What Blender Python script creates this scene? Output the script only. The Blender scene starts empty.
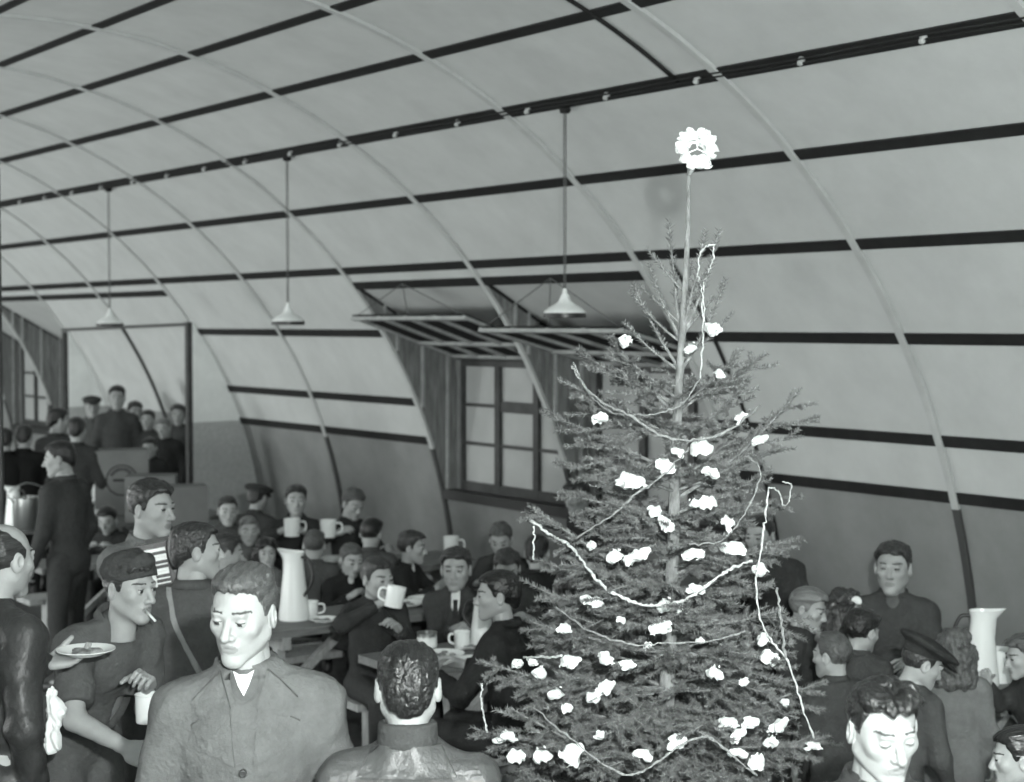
import bpy, bmesh, math, random
import numpy as np
from mathutils import Vector, Matrix

# ------------------------------------------------------------------ scene, camera, light
S = bpy.context.scene
COL = S.collection
CAM = np.array([-3.40, 0.0, 2.44])
YAW, PITCH, FPX = 0.627, 0.042, 1608.7
cam_d = bpy.data.cameras.new('camera')
cam_d.sensor_fit = 'HORIZONTAL'; cam_d.sensor_width = 36.0
cam_d.lens = 36.0 * FPX / 1024.0
cam_d.clip_start = 0.05; cam_d.clip_end = 100
cam_d.dof.use_dof = True; cam_d.dof.focus_distance = 4.7; cam_d.dof.aperture_fstop = 3.8
cam = bpy.data.objects.new('camera', cam_d); COL.objects.link(cam)
cam.location = CAM.tolist()
cam.rotation_euler = (math.pi/2 - PITCH, 0, -YAW)
S.camera = cam
S.view_settings.view_transform = 'Standard'; S.view_settings.look = 'None'
S.view_settings.gamma = 1.0; S.view_settings.use_curve_mapping = False
S.view_settings.exposure = 0.30

W = bpy.data.worlds.new('world'); S.world = W; W.use_nodes = True
bgn = W.node_tree.nodes['Background']
bgn.inputs[0].default_value = (0.80, 0.82, 0.81, 1); bgn.inputs[1].default_value = 0.25

TINT = (0.965, 1.0, 0.985)
def lamp(name, kind, loc, energy, size=0.1, size_y=None, rot=None):
    d = bpy.data.lights.new(name, kind); d.energy = energy; d.color = TINT
    if kind == 'AREA':
        d.size = size
        if size_y: d.shape = 'RECTANGLE'; d.size_y = size_y
    else: d.shadow_soft_size = size
    o = bpy.data.objects.new(name, d); COL.objects.link(o); o.location = loc
    if rot: o.rotation_euler = rot
    return o
# the photographer's flash bulb, held above and to the right of the lens
lamp('camera_flash', 'POINT', (-3.08, 0.06, 2.76), 1000, 0.035)
# soft fill lamps added along the left-hand wall, unseen, stronger toward the far end
LEFT_FILLS = [(7.77, 60), (11.43, 150), (16.92, 210), (22.41, 250)]
for wy, e in LEFT_FILLS:
    lamp('window_daylight', 'AREA', (-3.72, wy, 1.65), e, 1.6, 1.1, (0, -math.pi/2, 0))

# ------------------------------------------------------------------ pixel helper (measured layout, 1024 x 782)
FW = np.array([math.sin(YAW)*math.cos(PITCH), math.cos(YAW)*math.cos(PITCH), -math.sin(PITCH)])
RT = np.array([math.cos(YAW), -math.sin(YAW), 0.0]); UP = np.cross(RT, FW)
def ray(px, py): return FW + RT*(px-512)/FPX - UP*(py-391)/FPX
def at(px, py, D): return CAM + ray(px, py)*D
def atz(px, py, z):
    d = ray(px, py); return CAM + d*((z-CAM[2])/d[2])
def atx(px, py, x):
    d = ray(px, py); return CAM + d*((x-CAM[0])/d[0])

# ------------------------------------------------------------------ materials
def mat(name, v, rough=0.8, spec=0.3, bump=0.0, bscale=40.0, mott=0.0, mscale=6.0, stretch=None, metallic=0.0, sheen=0.0):
    m = bpy.data.materials.new(name); m.use_nodes = True
    nt = m.node_tree; b = nt.nodes['Principled BSDF']
    c = (v*TINT[0], v*TINT[1], v*TINT[2], 1)
    b.inputs['Base Color'].default_value = c
    b.inputs['Roughness'].default_value = rough
    b.inputs['Specular IOR Level'].default_value = spec
    b.inputs['Metallic'].default_value = metallic
    if sheen: b.inputs['Sheen Weight'].default_value = sheen
    tc = nt.nodes.new('ShaderNodeTexCoord'); vec = tc.outputs['Object']
    if stretch:
        mp = nt.nodes.new('ShaderNodeMapping'); mp.inputs['Scale'].default_value = stretch
        nt.links.new(vec, mp.inputs['Vector']); vec = mp.outputs['Vector']
    if mott:
        n = nt.nodes.new('ShaderNodeTexNoise'); n.inputs['Scale'].default_value = mscale
        n.inputs['Detail'].default_value = 5; n.inputs['Roughness'].default_value = 0.65
        nt.links.new(vec, n.inputs['Vector'])
        r = nt.nodes.new('ShaderNodeValToRGB')
        lo, hi = v*(1-mott), min(1.0, v*(1+mott))
        r.color_ramp.elements[0].position = 0.3; r.color_ramp.elements[0].color = (lo*TINT[0], lo*TINT[1], lo*TINT[2], 1)
        r.color_ramp.elements[1].position = 0.7; r.color_ramp.elements[1].color = (hi*TINT[0], hi*TINT[1], hi*TINT[2], 1)
        nt.links.new(n.outputs['Fac'], r.inputs['Fac']); nt.links.new(r.outputs['Color'], b.inputs['Base Color'])
    if bump:
        n2 = nt.nodes.new('ShaderNodeTexNoise'); n2.inputs['Scale'].default_value = bscale
        n2.inputs['Detail'].default_value = 4
        nt.links.new(vec, n2.inputs['Vector'])
        bp = nt.nodes.new('ShaderNodeBump'); bp.inputs['Strength'].default_value = bump; bp.inputs['Distance'].default_value = 0.02
        nt.links.new(n2.outputs['Fac'], bp.inputs['Height']); nt.links.new(bp.outputs['Normal'], b.inputs['Normal'])
    return m
M = {}
M['lining'] = mat('painted_lining_board', 0.53, 0.75, 0.25, 0.04, 9, 0.07, 3.0)
M['rib'] = mat('painted_steel_rib', 0.47, 0.6, 0.3, 0.05, 60, 0.08, 8)
M['dado'] = mat('dado_paint', 0.235, 0.7, 0.3, 0.05, 9, 0.10, 4)
M['rib_dark'] = mat('dado_rib_paint', 0.06, 0.6, 0.3)
M['strip'] = mat('black_batten_paint', 0.016, 0.7, 0.25, 0.05, 50, 0.25, 8)
M['white_board'] = mat('whitewashed_board', 0.80, 0.8, 0.2, 0.05, 12, 0.08, 4)
M['floor'] = mat('worn_floor', 0.10, 0.8, 0.3, 0.2, 30, 0.35, 5)
M['plank'] = mat('weathered_plank', 0.20, 0.85, 0.2, 0.25, 10, 0.45, 5, (9, 9, 0.8))
M['frame'] = mat('dark_window_frame', 0.05, 0.55, 0.3, 0.1, 30, 0.3, 10)
M['pane'] = mat('whitened_window_glass', 0.40, 0.6, 0.5, 0.0, 1, 0.08, 3)
M['sill'] = mat('black_sill', 0.022, 0.5, 0.4)
M['lath'] = mat('light_lath', 0.36, 0.8, 0.2, 0.1, 40, 0.2, 12)
M['blackout'] = mat('blackout_felt', 0.02, 0.95, 0.1, 0.1, 50)
M['enamel'] = mat('white_enamel', 0.80, 0.22, 0.5)
M['dark_enamel'] = mat('dark_enamel', 0.02, 0.4, 0.5)
M['cord'] = mat('lamp_cord', 0.12, 0.7, 0.3)
M['china'] = mat('white_china', 0.84, 0.25, 0.5)
M['tablewood'] = mat('scrubbed_table_wood', 0.16, 0.6, 0.3, 0.15, 14, 0.3, 6, (1, 8, 8))
M['rawwood'] = mat('raw_timber', 0.30, 0.75, 0.25, 0.15, 14, 0.25, 6, (6, 6, 1))
M['darkwood'] = mat('dark_timber', 0.07, 0.75, 0.25, 0.15, 14, 0.3, 6)
M['carton'] = mat('cardboard', 0.17, 0.85, 0.15, 0.1, 30, 0.12, 5)
M['ink'] = mat('printing_ink', 0.035, 0.8, 0.2)
M['tin'] = mat('tin_plate', 0.55, 0.28, 0.5, 0.03, 20, 0, 1, None, 0.95)
M['cloth'] = mat('white_cloth', 0.78, 0.9, 0.1, 0.2, 60)
M['paper'] = mat('paper', 0.72, 0.9, 0.1)
M['food'] = mat('food', 0.22, 0.7, 0.3, 0.5, 80, 0.6, 60)
M['bark'] = mat('spruce_bark', 0.22, 0.9, 0.15, 0.6, 60, 0.45, 40, (1, 1, 0.4))
M['needle'] = mat('spruce_needles', 0.15, 0.55, 0.35, 0, 1, 0.35, 9)
M['cotton'] = mat('cotton_wool', 0.88, 1.0, 0.05, 0.5, 70)
M['garland'] = mat('tinsel_garland', 0.62, 0.4, 0.5, 0.6, 200, 0.4, 120)
M['garland_dim'] = mat('dull_garland', 0.30, 0.5, 0.4, 0.6, 200, 0.4, 120)
M['knob'] = mat('porcelain_knob', 0.45, 0.5, 0.4)
M['black'] = mat('black_lacquer', 0.012, 0.3, 0.5)
M['ivory'] = mat('ivory_keys', 0.85, 0.3, 0.5)
M['grille'] = mat('accordion_casing', 0.05, 0.35, 0.5)
M['button'] = mat('coat_button', 0.03, 0.4, 0.4)
M['skin'] = mat('skin', 0.33, 0.5, 0.35, 0.08, 120, 0.06, 20)
M['skin2'] = mat('tanned_skin', 0.30, 0.5, 0.35, 0.08, 120, 0.06, 20)
M['brow'] = mat('eyebrow', 0.055, 0.8, 0.2)
M['lip'] = mat('lips', 0.215, 0.45, 0.4)
M['eyewhite'] = mat('eye_white', 0.38, 0.25, 0.5)
M['iris'] = mat('iris', 0.03, 0.2, 0.5)
def hairmat(n, v, rough=0.38): return mat(n, v, rough, 0.5, 0.5, 60, 0.5, 45, (1.5, 0.12, 1.2))
M['hair_black'] = hairmat('black_hair', 0.014, 0.28)
M['hair_dark'] = hairmat('dark_brown_hair', 0.028)
M['hair_mid'] = hairmat('brown_hair', 0.07, 0.5)
M['hair_fair'] = hairmat('fair_hair', 0.14, 0.5)
def clothmat(n, v, mott=0.12): return mat(n, v, 0.9, 0.12, 0.35, 55, mott, 25, None, 0, 0.0)
CLOTH = {}
def cl(v):
    k = round(v, 3)
    if k not in CLOTH: CLOTH[k] = clothmat('wool_cloth_%03d' % int(k*1000), v)
    return CLOTH[k]
M['leather'] = mat('dark_leather', 0.030, 0.48, 0.40, 0.5, 22, 0.3, 8)
M['leather2'] = mat('worn_brown_leather', 0.060, 0.45, 0.45, 0.5, 22, 0.3, 8)

# ------------------------------------------------------------------ mesh helpers
def mesh_obj(name, V, F, m, parent=None, smooth=False, kind=None, mats=None, midx=None):
    me = bpy.data.meshes.new(name)
    me.from_pydata([tuple(map(float, v)) for v in V], [], [tuple(map(int, f)) for f in F])
    if mats:
        for q in mats: me.materials.append(q)
        if midx is not None: me.polygons.foreach_set('material_index', np.asarray(midx, dtype=np.int32))
    else: me.materials.append(m)
    if smooth: me.polygons.foreach_set('use_smooth', [True]*len(me.polygons))
    me.update()
    if smooth == 'edge': me.set_sharp_from_angle(angle=0.6)
    o = bpy.data.objects.new(name, me); COL.objects.link(o)
    if parent is not None: o.parent = parent
    if kind: o['kind'] = kind
    return o
def share(name, me, parent=None, loc=None, mtx=None):
    o = bpy.data.objects.new(name, me); COL.objects.link(o)
    if parent is not None: o.parent = parent
    if mtx is not None: o.matrix_local = mtx
    elif loc is not None: o.location = loc
    return o
def empty(name, loc=(0, 0, 0), rz=0, kind=None):
    o = bpy.data.objects.new(name, None); COL.objects.link(o)
    o.location = tuple(map(float, loc)); o.rotation_euler = (0, 0, rz); o.empty_display_size = 0.1
    if kind: o['kind'] = kind
    return o
def tag(o, label, cat, group=None):
    o['label'] = label; o['category'] = cat
    if group: o['group'] = group
    return o
class MB:
    """collects simple solids into one mesh"""
    def __init__(s): s.V = []; s.F = []
    def add(s, V, F):
        n = len(s.V); s.V += [tuple(v) for v in V]; s.F += [tuple(i+n for i in f) for f in F]; return s
    def box(s, a, b):
        (x0, y0, z0), (x1, y1, z1) = a, b
        return s.add([(x0,y0,z0),(x1,y0,z0),(x1,y1,z0),(x0,y1,z0),(x0,y0,z1),(x1,y0,z1),(x1,y1,z1),(x0,y1,z1)],
              [(0,3,2,1),(4,5,6,7),(0,1,5,4),(1,2,6,5),(2,3,7,6),(3,0,4,7)])
    def bar(s, p, q, w, h, up=(0,0,1)):
        p, q = np.array(p, float), np.array(q, float); d = q-p; d /= np.linalg.norm(d)
        u = np.array(up, float)
        if abs(d@u) > 0.95: u = np.array([1.0, 0, 0])
        x = np.cross(d, u); x /= np.linalg.norm(x); z = np.cross(x, d)
        V = [c + x*sx*w/2 + z*sz*h/2 for c in (p, q) for sx, sz in ((-1,-1),(1,-1),(1,1),(-1,1))]
        return s.add(V, [(0,1,2,3),(7,6,5,4),(0,4,5,1),(1,5,6,2),(2,6,7,3),(3,7,4,0)])
    def tube(s, pts, r, n=8, caps=True):
        pts = np.array(pts, float); k = len(pts); rr = np.full(k, r) if np.isscalar(r) else np.array(r)
        T = np.gradient(pts, axis=0); T /= np.linalg.norm(T, axis=1)[:, None] + 1e-12
        u = np.array([0, 0, 1.0]) if abs(T[0][2]) < 0.9 else np.array([1.0, 0, 0])
        V = []
        for i in range(k):
            x = np.cross(T[i], u); x /= np.linalg.norm(x)+1e-12; u = np.cross(x, T[i])
            for j in range(n):
                t = 2*math.pi*j/n; V.append(pts[i] + rr[i]*(x*math.cos(t) + u*math.sin(t)))
        F = [(i*n+j, i*n+(j+1) % n, (i+1)*n+(j+1) % n, (i+1)*n+j) for i in range(k-1) for j in range(n)]
        if caps: F += [tuple(range(n-1, -1, -1)), tuple(range((k-1)*n, k*n))]
        return s.add(V, F)
    def lathe(s, prof, n=24, c=(0,0,0)):
        V = []; F = []; k = len(prof)
        for r, z in prof:
            for j in range(n):
                t = 2*math.pi*j/n; V.append((c[0]+r*math.cos(t), c[1]+r*math.sin(t), c[2]+z))
        F = [(i*n+j, i*n+(j+1) % n, (i+1)*n+(j+1) % n, (i+1)*n+j) for i in range(k-1) for j in range(n)]
        return s.add(V, F)
    def obj(s, name, m, parent=None, smooth=False, kind=None): return mesh_obj(name, s.V, s.F, m, parent, smooth, kind)

# ------------------------------------------------------------------ the hut
R = 4.286; PITCHY = 1.83
def RY(i): return 5.94 + (i-1)*PITCHY
ANG = [19.7, 24.5, 33.4, 42.0, 50.7, 59.4, 67.8, 76.2, 84.8, 93.4, 102.0, 110.6, 119.2, 127.8, 136.4, 146.6, 155.5, 160.3]
HEADER, SILL = 39.9, 13.4
def arc_plate(a0, a1, y0, y1, r0, r1, seg):
    V = []; F = []
    for i in range(seg+1):
        t = math.radians(a0 + (a1-a0)*i/seg)
        for r in (r0, r1):
            for y in (y0, y1): V.append((r*math.cos(t), y, r*math.sin(t)))
    for i in range(seg):
        b, c = i*4, (i+1)*4
        F += [(b, c, c+1, b+1), (b+2, b+3, c+3, c+2), (b, b+2, c+2, c), (b+1, c+1, c+3, b+3)]
    F += [(0, 1, 3, 2), (seg*4, seg*4+2, seg*4+3, seg*4+1)]
    return V, F
Y0, Y1 = RY(-3), RY(12)
MB().box((-4.4, Y0-0.1, -0.08), (4.4, Y1+0.1, 0)).obj('floor', M['floor'], None, False, 'structure')
ceil = empty('ceiling', (0, 0, 0), 0, 'structure')
wallr = empty('wall_right', (0, 0, 0), 0, 'structure')
def plate(name, a0, a1, y0, y1, r0, r1, m, par, seg=None):
    seg = seg or max(1, int(abs(a1-a0)/3))
    V, F = arc_plate(a0, a1, y0, y1, r0, r1, seg)
    return mesh_obj(name, V, F, m, par, 'edge')
DORMER = {2, 3, 8, 9}            # bays (rib i to rib i+1) that hold a dormer window
PORCH = {6, 7}
for i in range(-1, 12):
    y0, y1 = RY(i), RY(i+1)
    if i in DORMER:
        plate('dado_panel', 0, SILL, y0, y1, R, R+0.02, M['dado'], wallr)
        plate('lining_panel', HEADER, ANG[3], y0, y1, R, R+0.02, M['lining'], ceil)
    else:
        plate('dado_panel', 0, ANG[0], y0, y1, R, R+0.02, M['dado'], wallr)
        for a0, a1 in zip(ANG[:3], ANG[1:4]): plate('lining_panel', a0, a1, y0, y1, R, R+0.02, M['lining'], ceil)
    for a0, a1 in zip(ANG[3:11], ANG[4:12]): plate('lining_panel', a0, a1, y0, y1, R, R+0.02, M['lining'], ceil)
# the part of the vault behind and left of the photographer
V, F = arc_plate(ANG[11], 160.3, Y0, Y1, R, R+0.02, 20); mesh_obj('lining_far_side', V, F, M['lining'], ceil, 'edge')
V, F = arc_plate(ANG[0], ANG[11], Y0, RY(-1), R, R+0.02, 40); mesh_obj('lining_far_side', V, F, M['lining'], ceil, 'edge')
V, F = arc_plate(0, ANG[0], Y0, RY(-1), R, R+0.02, 8); mesh_obj('dado_panel', V, F, M['dado'], wallr, 'edge')
wl = empty('wall_left', (0, 0, 0), 0, 'structure')
V, F = arc_plate(160.3, 180, Y0, Y1, R, R+0.02, 8); mesh_obj('dado_panel', V, F, M['dado'], wl, 'edge')
def end_wall(name, y):
    V = [(R*math.cos(math.radians(t)), y, R*math.sin(math.radians(t))) for t in range(0, 181, 6)]
    n = len(V); V += [(v[0], y+0.05, v[2]) for v in V]
    F = [tuple(range(n)), tuple(range(2*n-1, n-1, -1))] + [(k, (k+1) % n, n+(k+1) % n, n+k) for k in range(n)]
    mesh_obj(name, V, F, M['lining'], None, False, 'structure')
end_wall('wall_end', Y1); end_wall('wall_back', Y0-0.05)
# black cover strips over the panel joints, one length per bay
hw = math.degrees(0.035/R)
for i in range(-1, 12):
    y0, y1 = RY(i), RY(i+1)
    for k, a in enumerate(ANG[:11]):
        if k < 3 and (i in DORMER or i in PORCH): continue
        wide = 1.3 if k == 5 else 1.0
        plate('cover_strip', a-hw*wide, a+hw*wide, y0, y1, R-0.012, R+0.001, M['strip'], ceil, 1)
    if i in DORMER or i in PORCH:
        plate('cover_strip', HEADER-hw, HEADER+hw, y0, y1, R-0.014, R+0.001, M['strip'], ceil, 1)
# ribs
for i in range(-3, 13):
    y = RY(i)
    plate('rib', ANG[0]-0.9, 160.3, y-0.024, y+0.024, R-0.022, R+0.005, M['rib'], ceil, 60)
    if i == 7: plate('rib_foot', ANG[0]-0.9, 34, y-0.026, y+0.026, R-0.024, R+0.005, M['rib_dark'], ceil, 8)
    if i >= -1: plate('rib_foot', 0, ANG[0]-0.9, y-0.024, y+0.024, R-0.022, R+0.005, M['rib_dark'], wallr, 8)
# wiring knobs and run along the sixth strip
kn = MB().lathe([(0.0, 0), (0.016, 0.002), (0.018, 0.014), (0.010, 0.02), (0.016, 0.027), (0.012, 0.04), (0, 0.042)], 10)
kn_o = None
wires = empty('ceiling_wiring'); tag(wires, 'surface wiring on porcelain knobs along the wide black ceiling strip', 'wiring')
t6 = math.radians(59.1)
def vault_pt(a, y, r=R): return (r*math.cos(math.radians(a)), y, r*math.sin(math.radians(a)))
for n, y in enumerate(np.arange(3.2, 24, 0.72)):
    c = Vector(vault_pt(59.55, y, R-0.012)); d = Vector((-math.cos(t6), 0, -math.sin(t6)))
    q = d.to_track_quat('Z', 'Y').to_matrix().to_4x4(); q.translation = c
    if kn_o is None: kn_o = kn.obj('knob', M['knob'], wires, True); kn_o.matrix_local = q
    else: share('knob', kn_o.data, wires, None, q)
for a in (59.5, 59.9):
    MB().tube([vault_pt(a, y, R-0.035+0.006*math.sin(y*4.4)) for y in np.arange(2.5, 24.5, 0.35)], 0.005, 6).obj('wire', M['strip'], wires, True)
# conduits that run down the vault
def conduit(y, a0, a1, label):
    o = MB().tube([vault_pt(a, y, R-0.012) for a in np.linspace(a0, a1, 24)], 0.012, 8).obj('conduit', M['strip'], ceil, True)
    o['label'] = label
conduit(6.24, 59.4, 96, 'thin dark conduit on the ceiling between two black strips above the tree')
conduit(7.46, 0.6, 41.2, 'thin dark conduit running down the wall right behind the tree')

# dormer windows ------------------------------------------------------------------------
XW = 4.29
def header_z(x): return 2.745 + (x-3.29)*(2.17-2.745)/(XW-3.29)     # sloping dormer soffit
def arc_z(x): return math.sqrt(max(0.0, R*R-x*x))
def dormer(n, i, panes=True):
    y0, y1 = RY(i)+0.03, RY(i+1)-0.03
    w = empty('window_%d' % n, (0, 0, 0), 0, 'structure')
    # soffit
    V = [(3.29, y0, 2.745), (3.29, y1, 2.745), (XW, y1, 2.17), (XW, y0, 2.17)]
    V += [(v[0], v[1], v[2]+0.02) for v in V]
    mesh_obj('soffit', V, [(0,1,2,3),(7,6,5,4),(0,4,5,1),(1,5,6,2),(2,6,7,3),(3,7,4,0)], M['lining'], w)
    # cheeks of vertical boards (far cheek faces the room's near end)
    xs = np.linspace(3.30, XW, 9)
    for ys in (y1, y0):
        sgn = -1 if ys == y1 else 1
        for k, (xa, xb) in enumerate(zip(xs[:-1], xs[1:])):
            xa2, xb2 = xa+0.003, xb-0.003
            off = 0.005*((k*7) % 3)
            za, zb = max(1.0, arc_z(xa2)), max(1.0, arc_z(xb2)) if xb2 < R else 1.0
            V = []
            for yy in (ys+0.028, ys + sgn*off) if ys == y1 else (ys-0.028, ys + sgn*off):
                V += [(xa2, yy, za), (xb2, yy, zb), (xb2, yy, header_z(xb2)), (xa2, yy, header_z(xa2))]
            mesh_obj('cheek_board', V, [(0,1,2,3),(7,6,5,4),(0,4,5,1),(1,5,6,2),(2,6,7,3),(3,7,4,0)], M['plank'], w)
        for k in range(1, 8, 1):           # thin light cover laths on some joints
            if k in (2, 3, 5, 7):
                x = xs[k]
                MB().box((x-0.012, ys+sgn*0.012, max(1.0, arc_z(x))), (x+0.012, ys+sgn*0.03, header_z(x))).obj('cheek_lath', M['lath'], w)
        MB().bar((3.29, ys+sgn*0.012, 2.745), (XW, ys+sgn*0.012, 2.17), 0.03, 0.035).obj('cheek_trim', M['strip'], w)
    # window wall: jambs, head, sill
    zb, zt = 1.06, 2.13
    MB().box((XW-0.02, y0, zt), (XW+0.06, y1, 2.20)).obj('head', M['strip'], w)
    MB().box((XW+0.0, y0, 0.92), (XW+0.06, y1, 1.0)).obj('apron', M['dado'], w)
    MB().box((XW-0.17, y0, 0.95), (XW+0.05, y1, 1.03)).obj('window_sill', M['sill'], w)
    jw = 0.09
    MB().box((XW-0.03, y1-jw, 1.03), (XW+0.05, y1, zt)).obj('jamb', M['plank'], w)
    MB().box((XW-0.03, y0, 1.03), (XW+0.05, y0+jw, zt)).obj('jamb', M['plank'], w)
    ya, yb = y0+jw, y1-jw
    cas = (yb-ya)/3.0
    for c in range(3):
        c0, c1 = ya+c*cas, ya+(c+1)*cas
        st = 0.034
        f = MB()
        f.box((XW-0.035, c0+.001, 1.03), (XW+0.02, c0+st, zt)); f.box((XW-0.035, c1-st, 1.03), (XW+0.02, c1-.001, zt))
        f.box((XW-0.032, c0+st, 1.03), (XW+0.02, c1-st, 1.03+0.075)); f.box((XW-0.032, c0+st, zt-0.05), (XW+0.02, c1-st, zt))
        fo = f.obj('casement', M['frame'], w)
        zs = np.linspace(1.105, zt-0.05, 4)
        for q in (1, 2):
            hb = 0.045 if (c == 1 and q == 2) else 0.014
            MB().box((XW-0.025, c0+st, zs[q]-hb), (XW+0.015, c1-st, zs[q]+hb)).obj('glazing_bar', M['frame'], fo)
        for q in range(3):
            MB().box((XW, c0+st, zs[q]), (XW+0.006, c1-st, zs[q+1])).obj('pane', M['pane'], fo)
    return w
dormer(1, 3); dormer(2, 2); dormer(3, 8); dormer(4, 9)
# unseen windows added in the left wall to go with the fill lamps
for n, (wy, e) in enumerate(LEFT_FILLS):
    w = empty('window_%d' % (n+5), (0, 0, 0), 0, 'structure')
    for a, b in (((-3.80, wy-0.88, 1.05), (-3.76, wy-0.80, 2.25)), ((-3.80, wy+0.80, 1.05), (-3.76, wy+0.88, 2.25)),
                 ((-3.80, wy-0.88, 1.02), (-3.76, wy+0.88, 1.10)), ((-3.80, wy-0.88, 2.20), (-3.76, wy+0.88, 2.28)),
                 ((-3.80, wy-0.30, 1.05), (-3.76, wy-0.24, 2.25)), ((-3.80, wy+0.24, 1.05), (-3.76, wy+0.30, 2.25))):
        MB().box(a, b).obj('window_frame', M['frame'], w)
    MB().box((-3.815, wy-0.86, 1.05), (-3.80, wy+0.86, 2.25)).obj('pane', M['pane'], w)

# top-hung blackout shutters, swung up and hung on strings -------------------------------
def shutter(y0, y1, xo, zo, xi, zi, hook, label):
    o = empty('blackout_shutter', (xi, (y0+y1)/2, zi)); tag(o, label, 'shutter', 'raised blackout shutters')
    base = np.array([xi, (y0+y1)/2, zi])
    d = np.array([xo-xi, 0, zo-zi]); L = np.linalg.norm(d); d /= L
    nrm = np.array([-d[2], 0, d[0]]); nrm = nrm if nrm[2] < 0 else -nrm     # faces down / room
    P = lambda s, y, k: tuple(d*s + nrm*k + np.array([0, y-(y0+y1)/2, 0]))
    def slab(s0, s1, ya, yb, k0, k1):
        V = [P(s0,ya,k0),P(s1,ya,k0),P(s1,yb,k0),P(s0,yb,k0),P(s0,ya,k1),P(s1,ya,k1),P(s1,yb,k1),P(s0,yb,k1)]
        return V, [(0,3,2,1),(4,5,6,7),(0,1,5,4),(1,2,6,5),(2,3,7,6),(3,0,4,7)]
    V, F = slab(0.0, L, y0, y1, -0.012, 0); mesh_obj('blackout_panel', V, F, M['blackout'], o)
    for y in np.linspace(y0+0.02, y1-0.02, 5):
        V, F = slab(0, L, y-0.018, y+0.018, 0.0, 0.022); mesh_obj('slat', V, F, M['lath'], o)
    for s in (0.02, L*0.36, L-0.02):
        V, F = slab(s-0.018, s+0.018, y0, y1, 0.004, 0.03); mesh_obj('rail', V, F, M['lath'], o)
    h = np.array(hook)-base
    for y in (y0+0.05, (y0+y1)/2, y1-0.05):
        MB().tube([h, np.array(P(L-0.02, y, -0.01))], 0.004, 5).obj('string', M['cord'], o)
    return o
shutter(9.78, 11.42, 3.26, 2.50, 4.25, 2.17, vault_pt(40.1, 10.65, R-0.02), 'raised wooden blackout shutter hung on strings, farther of the two from the tree')
shutter(7.90, 9.52, 3.20, 2.41, 4.25, 2.15, vault_pt(40.1, 8.75, R-0.02), 'raised wooden blackout shutter hung on strings, partly hidden by the tree top')

# short partition walls by the far bay
def wing(i, xin, n):
    y = RY(i)-0.05
    t = empty('wall_partition' if n == 1 else 'wall_partition_far', (0, 0, 0), 0, 'structure')
    za = arc_z(xin)
    def poly(pts, m, name):
        k = len(pts); V = [(x, y-0.03, z) for x, z in pts] + [(x, y+0.03, z) for x, z in pts]
        F = [tuple(range(k)), tuple(range(2*k-1, k-1, -1))] + [(j, k+j, k+(j+1) % k, (j+1) % k) for j in range(k)]
        mesh_obj(name, V, F, m, t)
    up = [(xin, 1.44)] + [(R*math.cos(math.radians(a)), R*math.sin(math.radians(a))) for a in np.linspace(19.7, math.degrees(math.acos(xin/R)), 8)]
    poly(up, M['white_board'], 'upper_board')
    lo = [(xin, 0), (R, 0)] + [(R*math.cos(math.radians(a)), R*math.sin(math.radians(a))) for a in np.linspace(4, 19.7, 6)] + [(xin, 1.44)]
    poly(lo, cl(0.45), 'lower_board')
    MB().box((xin-0.05, y-0.03, 0), (xin, y+0.04, za-0.02)).obj('post', M['frame'], t)
wing(6, 3.50, 1); wing(8, 3.58, 2)
tr = MB().bar((3.50, RY(6), 2.43), (3.55, RY(8), 2.36), 0.04, 0.03).obj('trim_1', M['frame'], None, False, 'structure')

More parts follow.
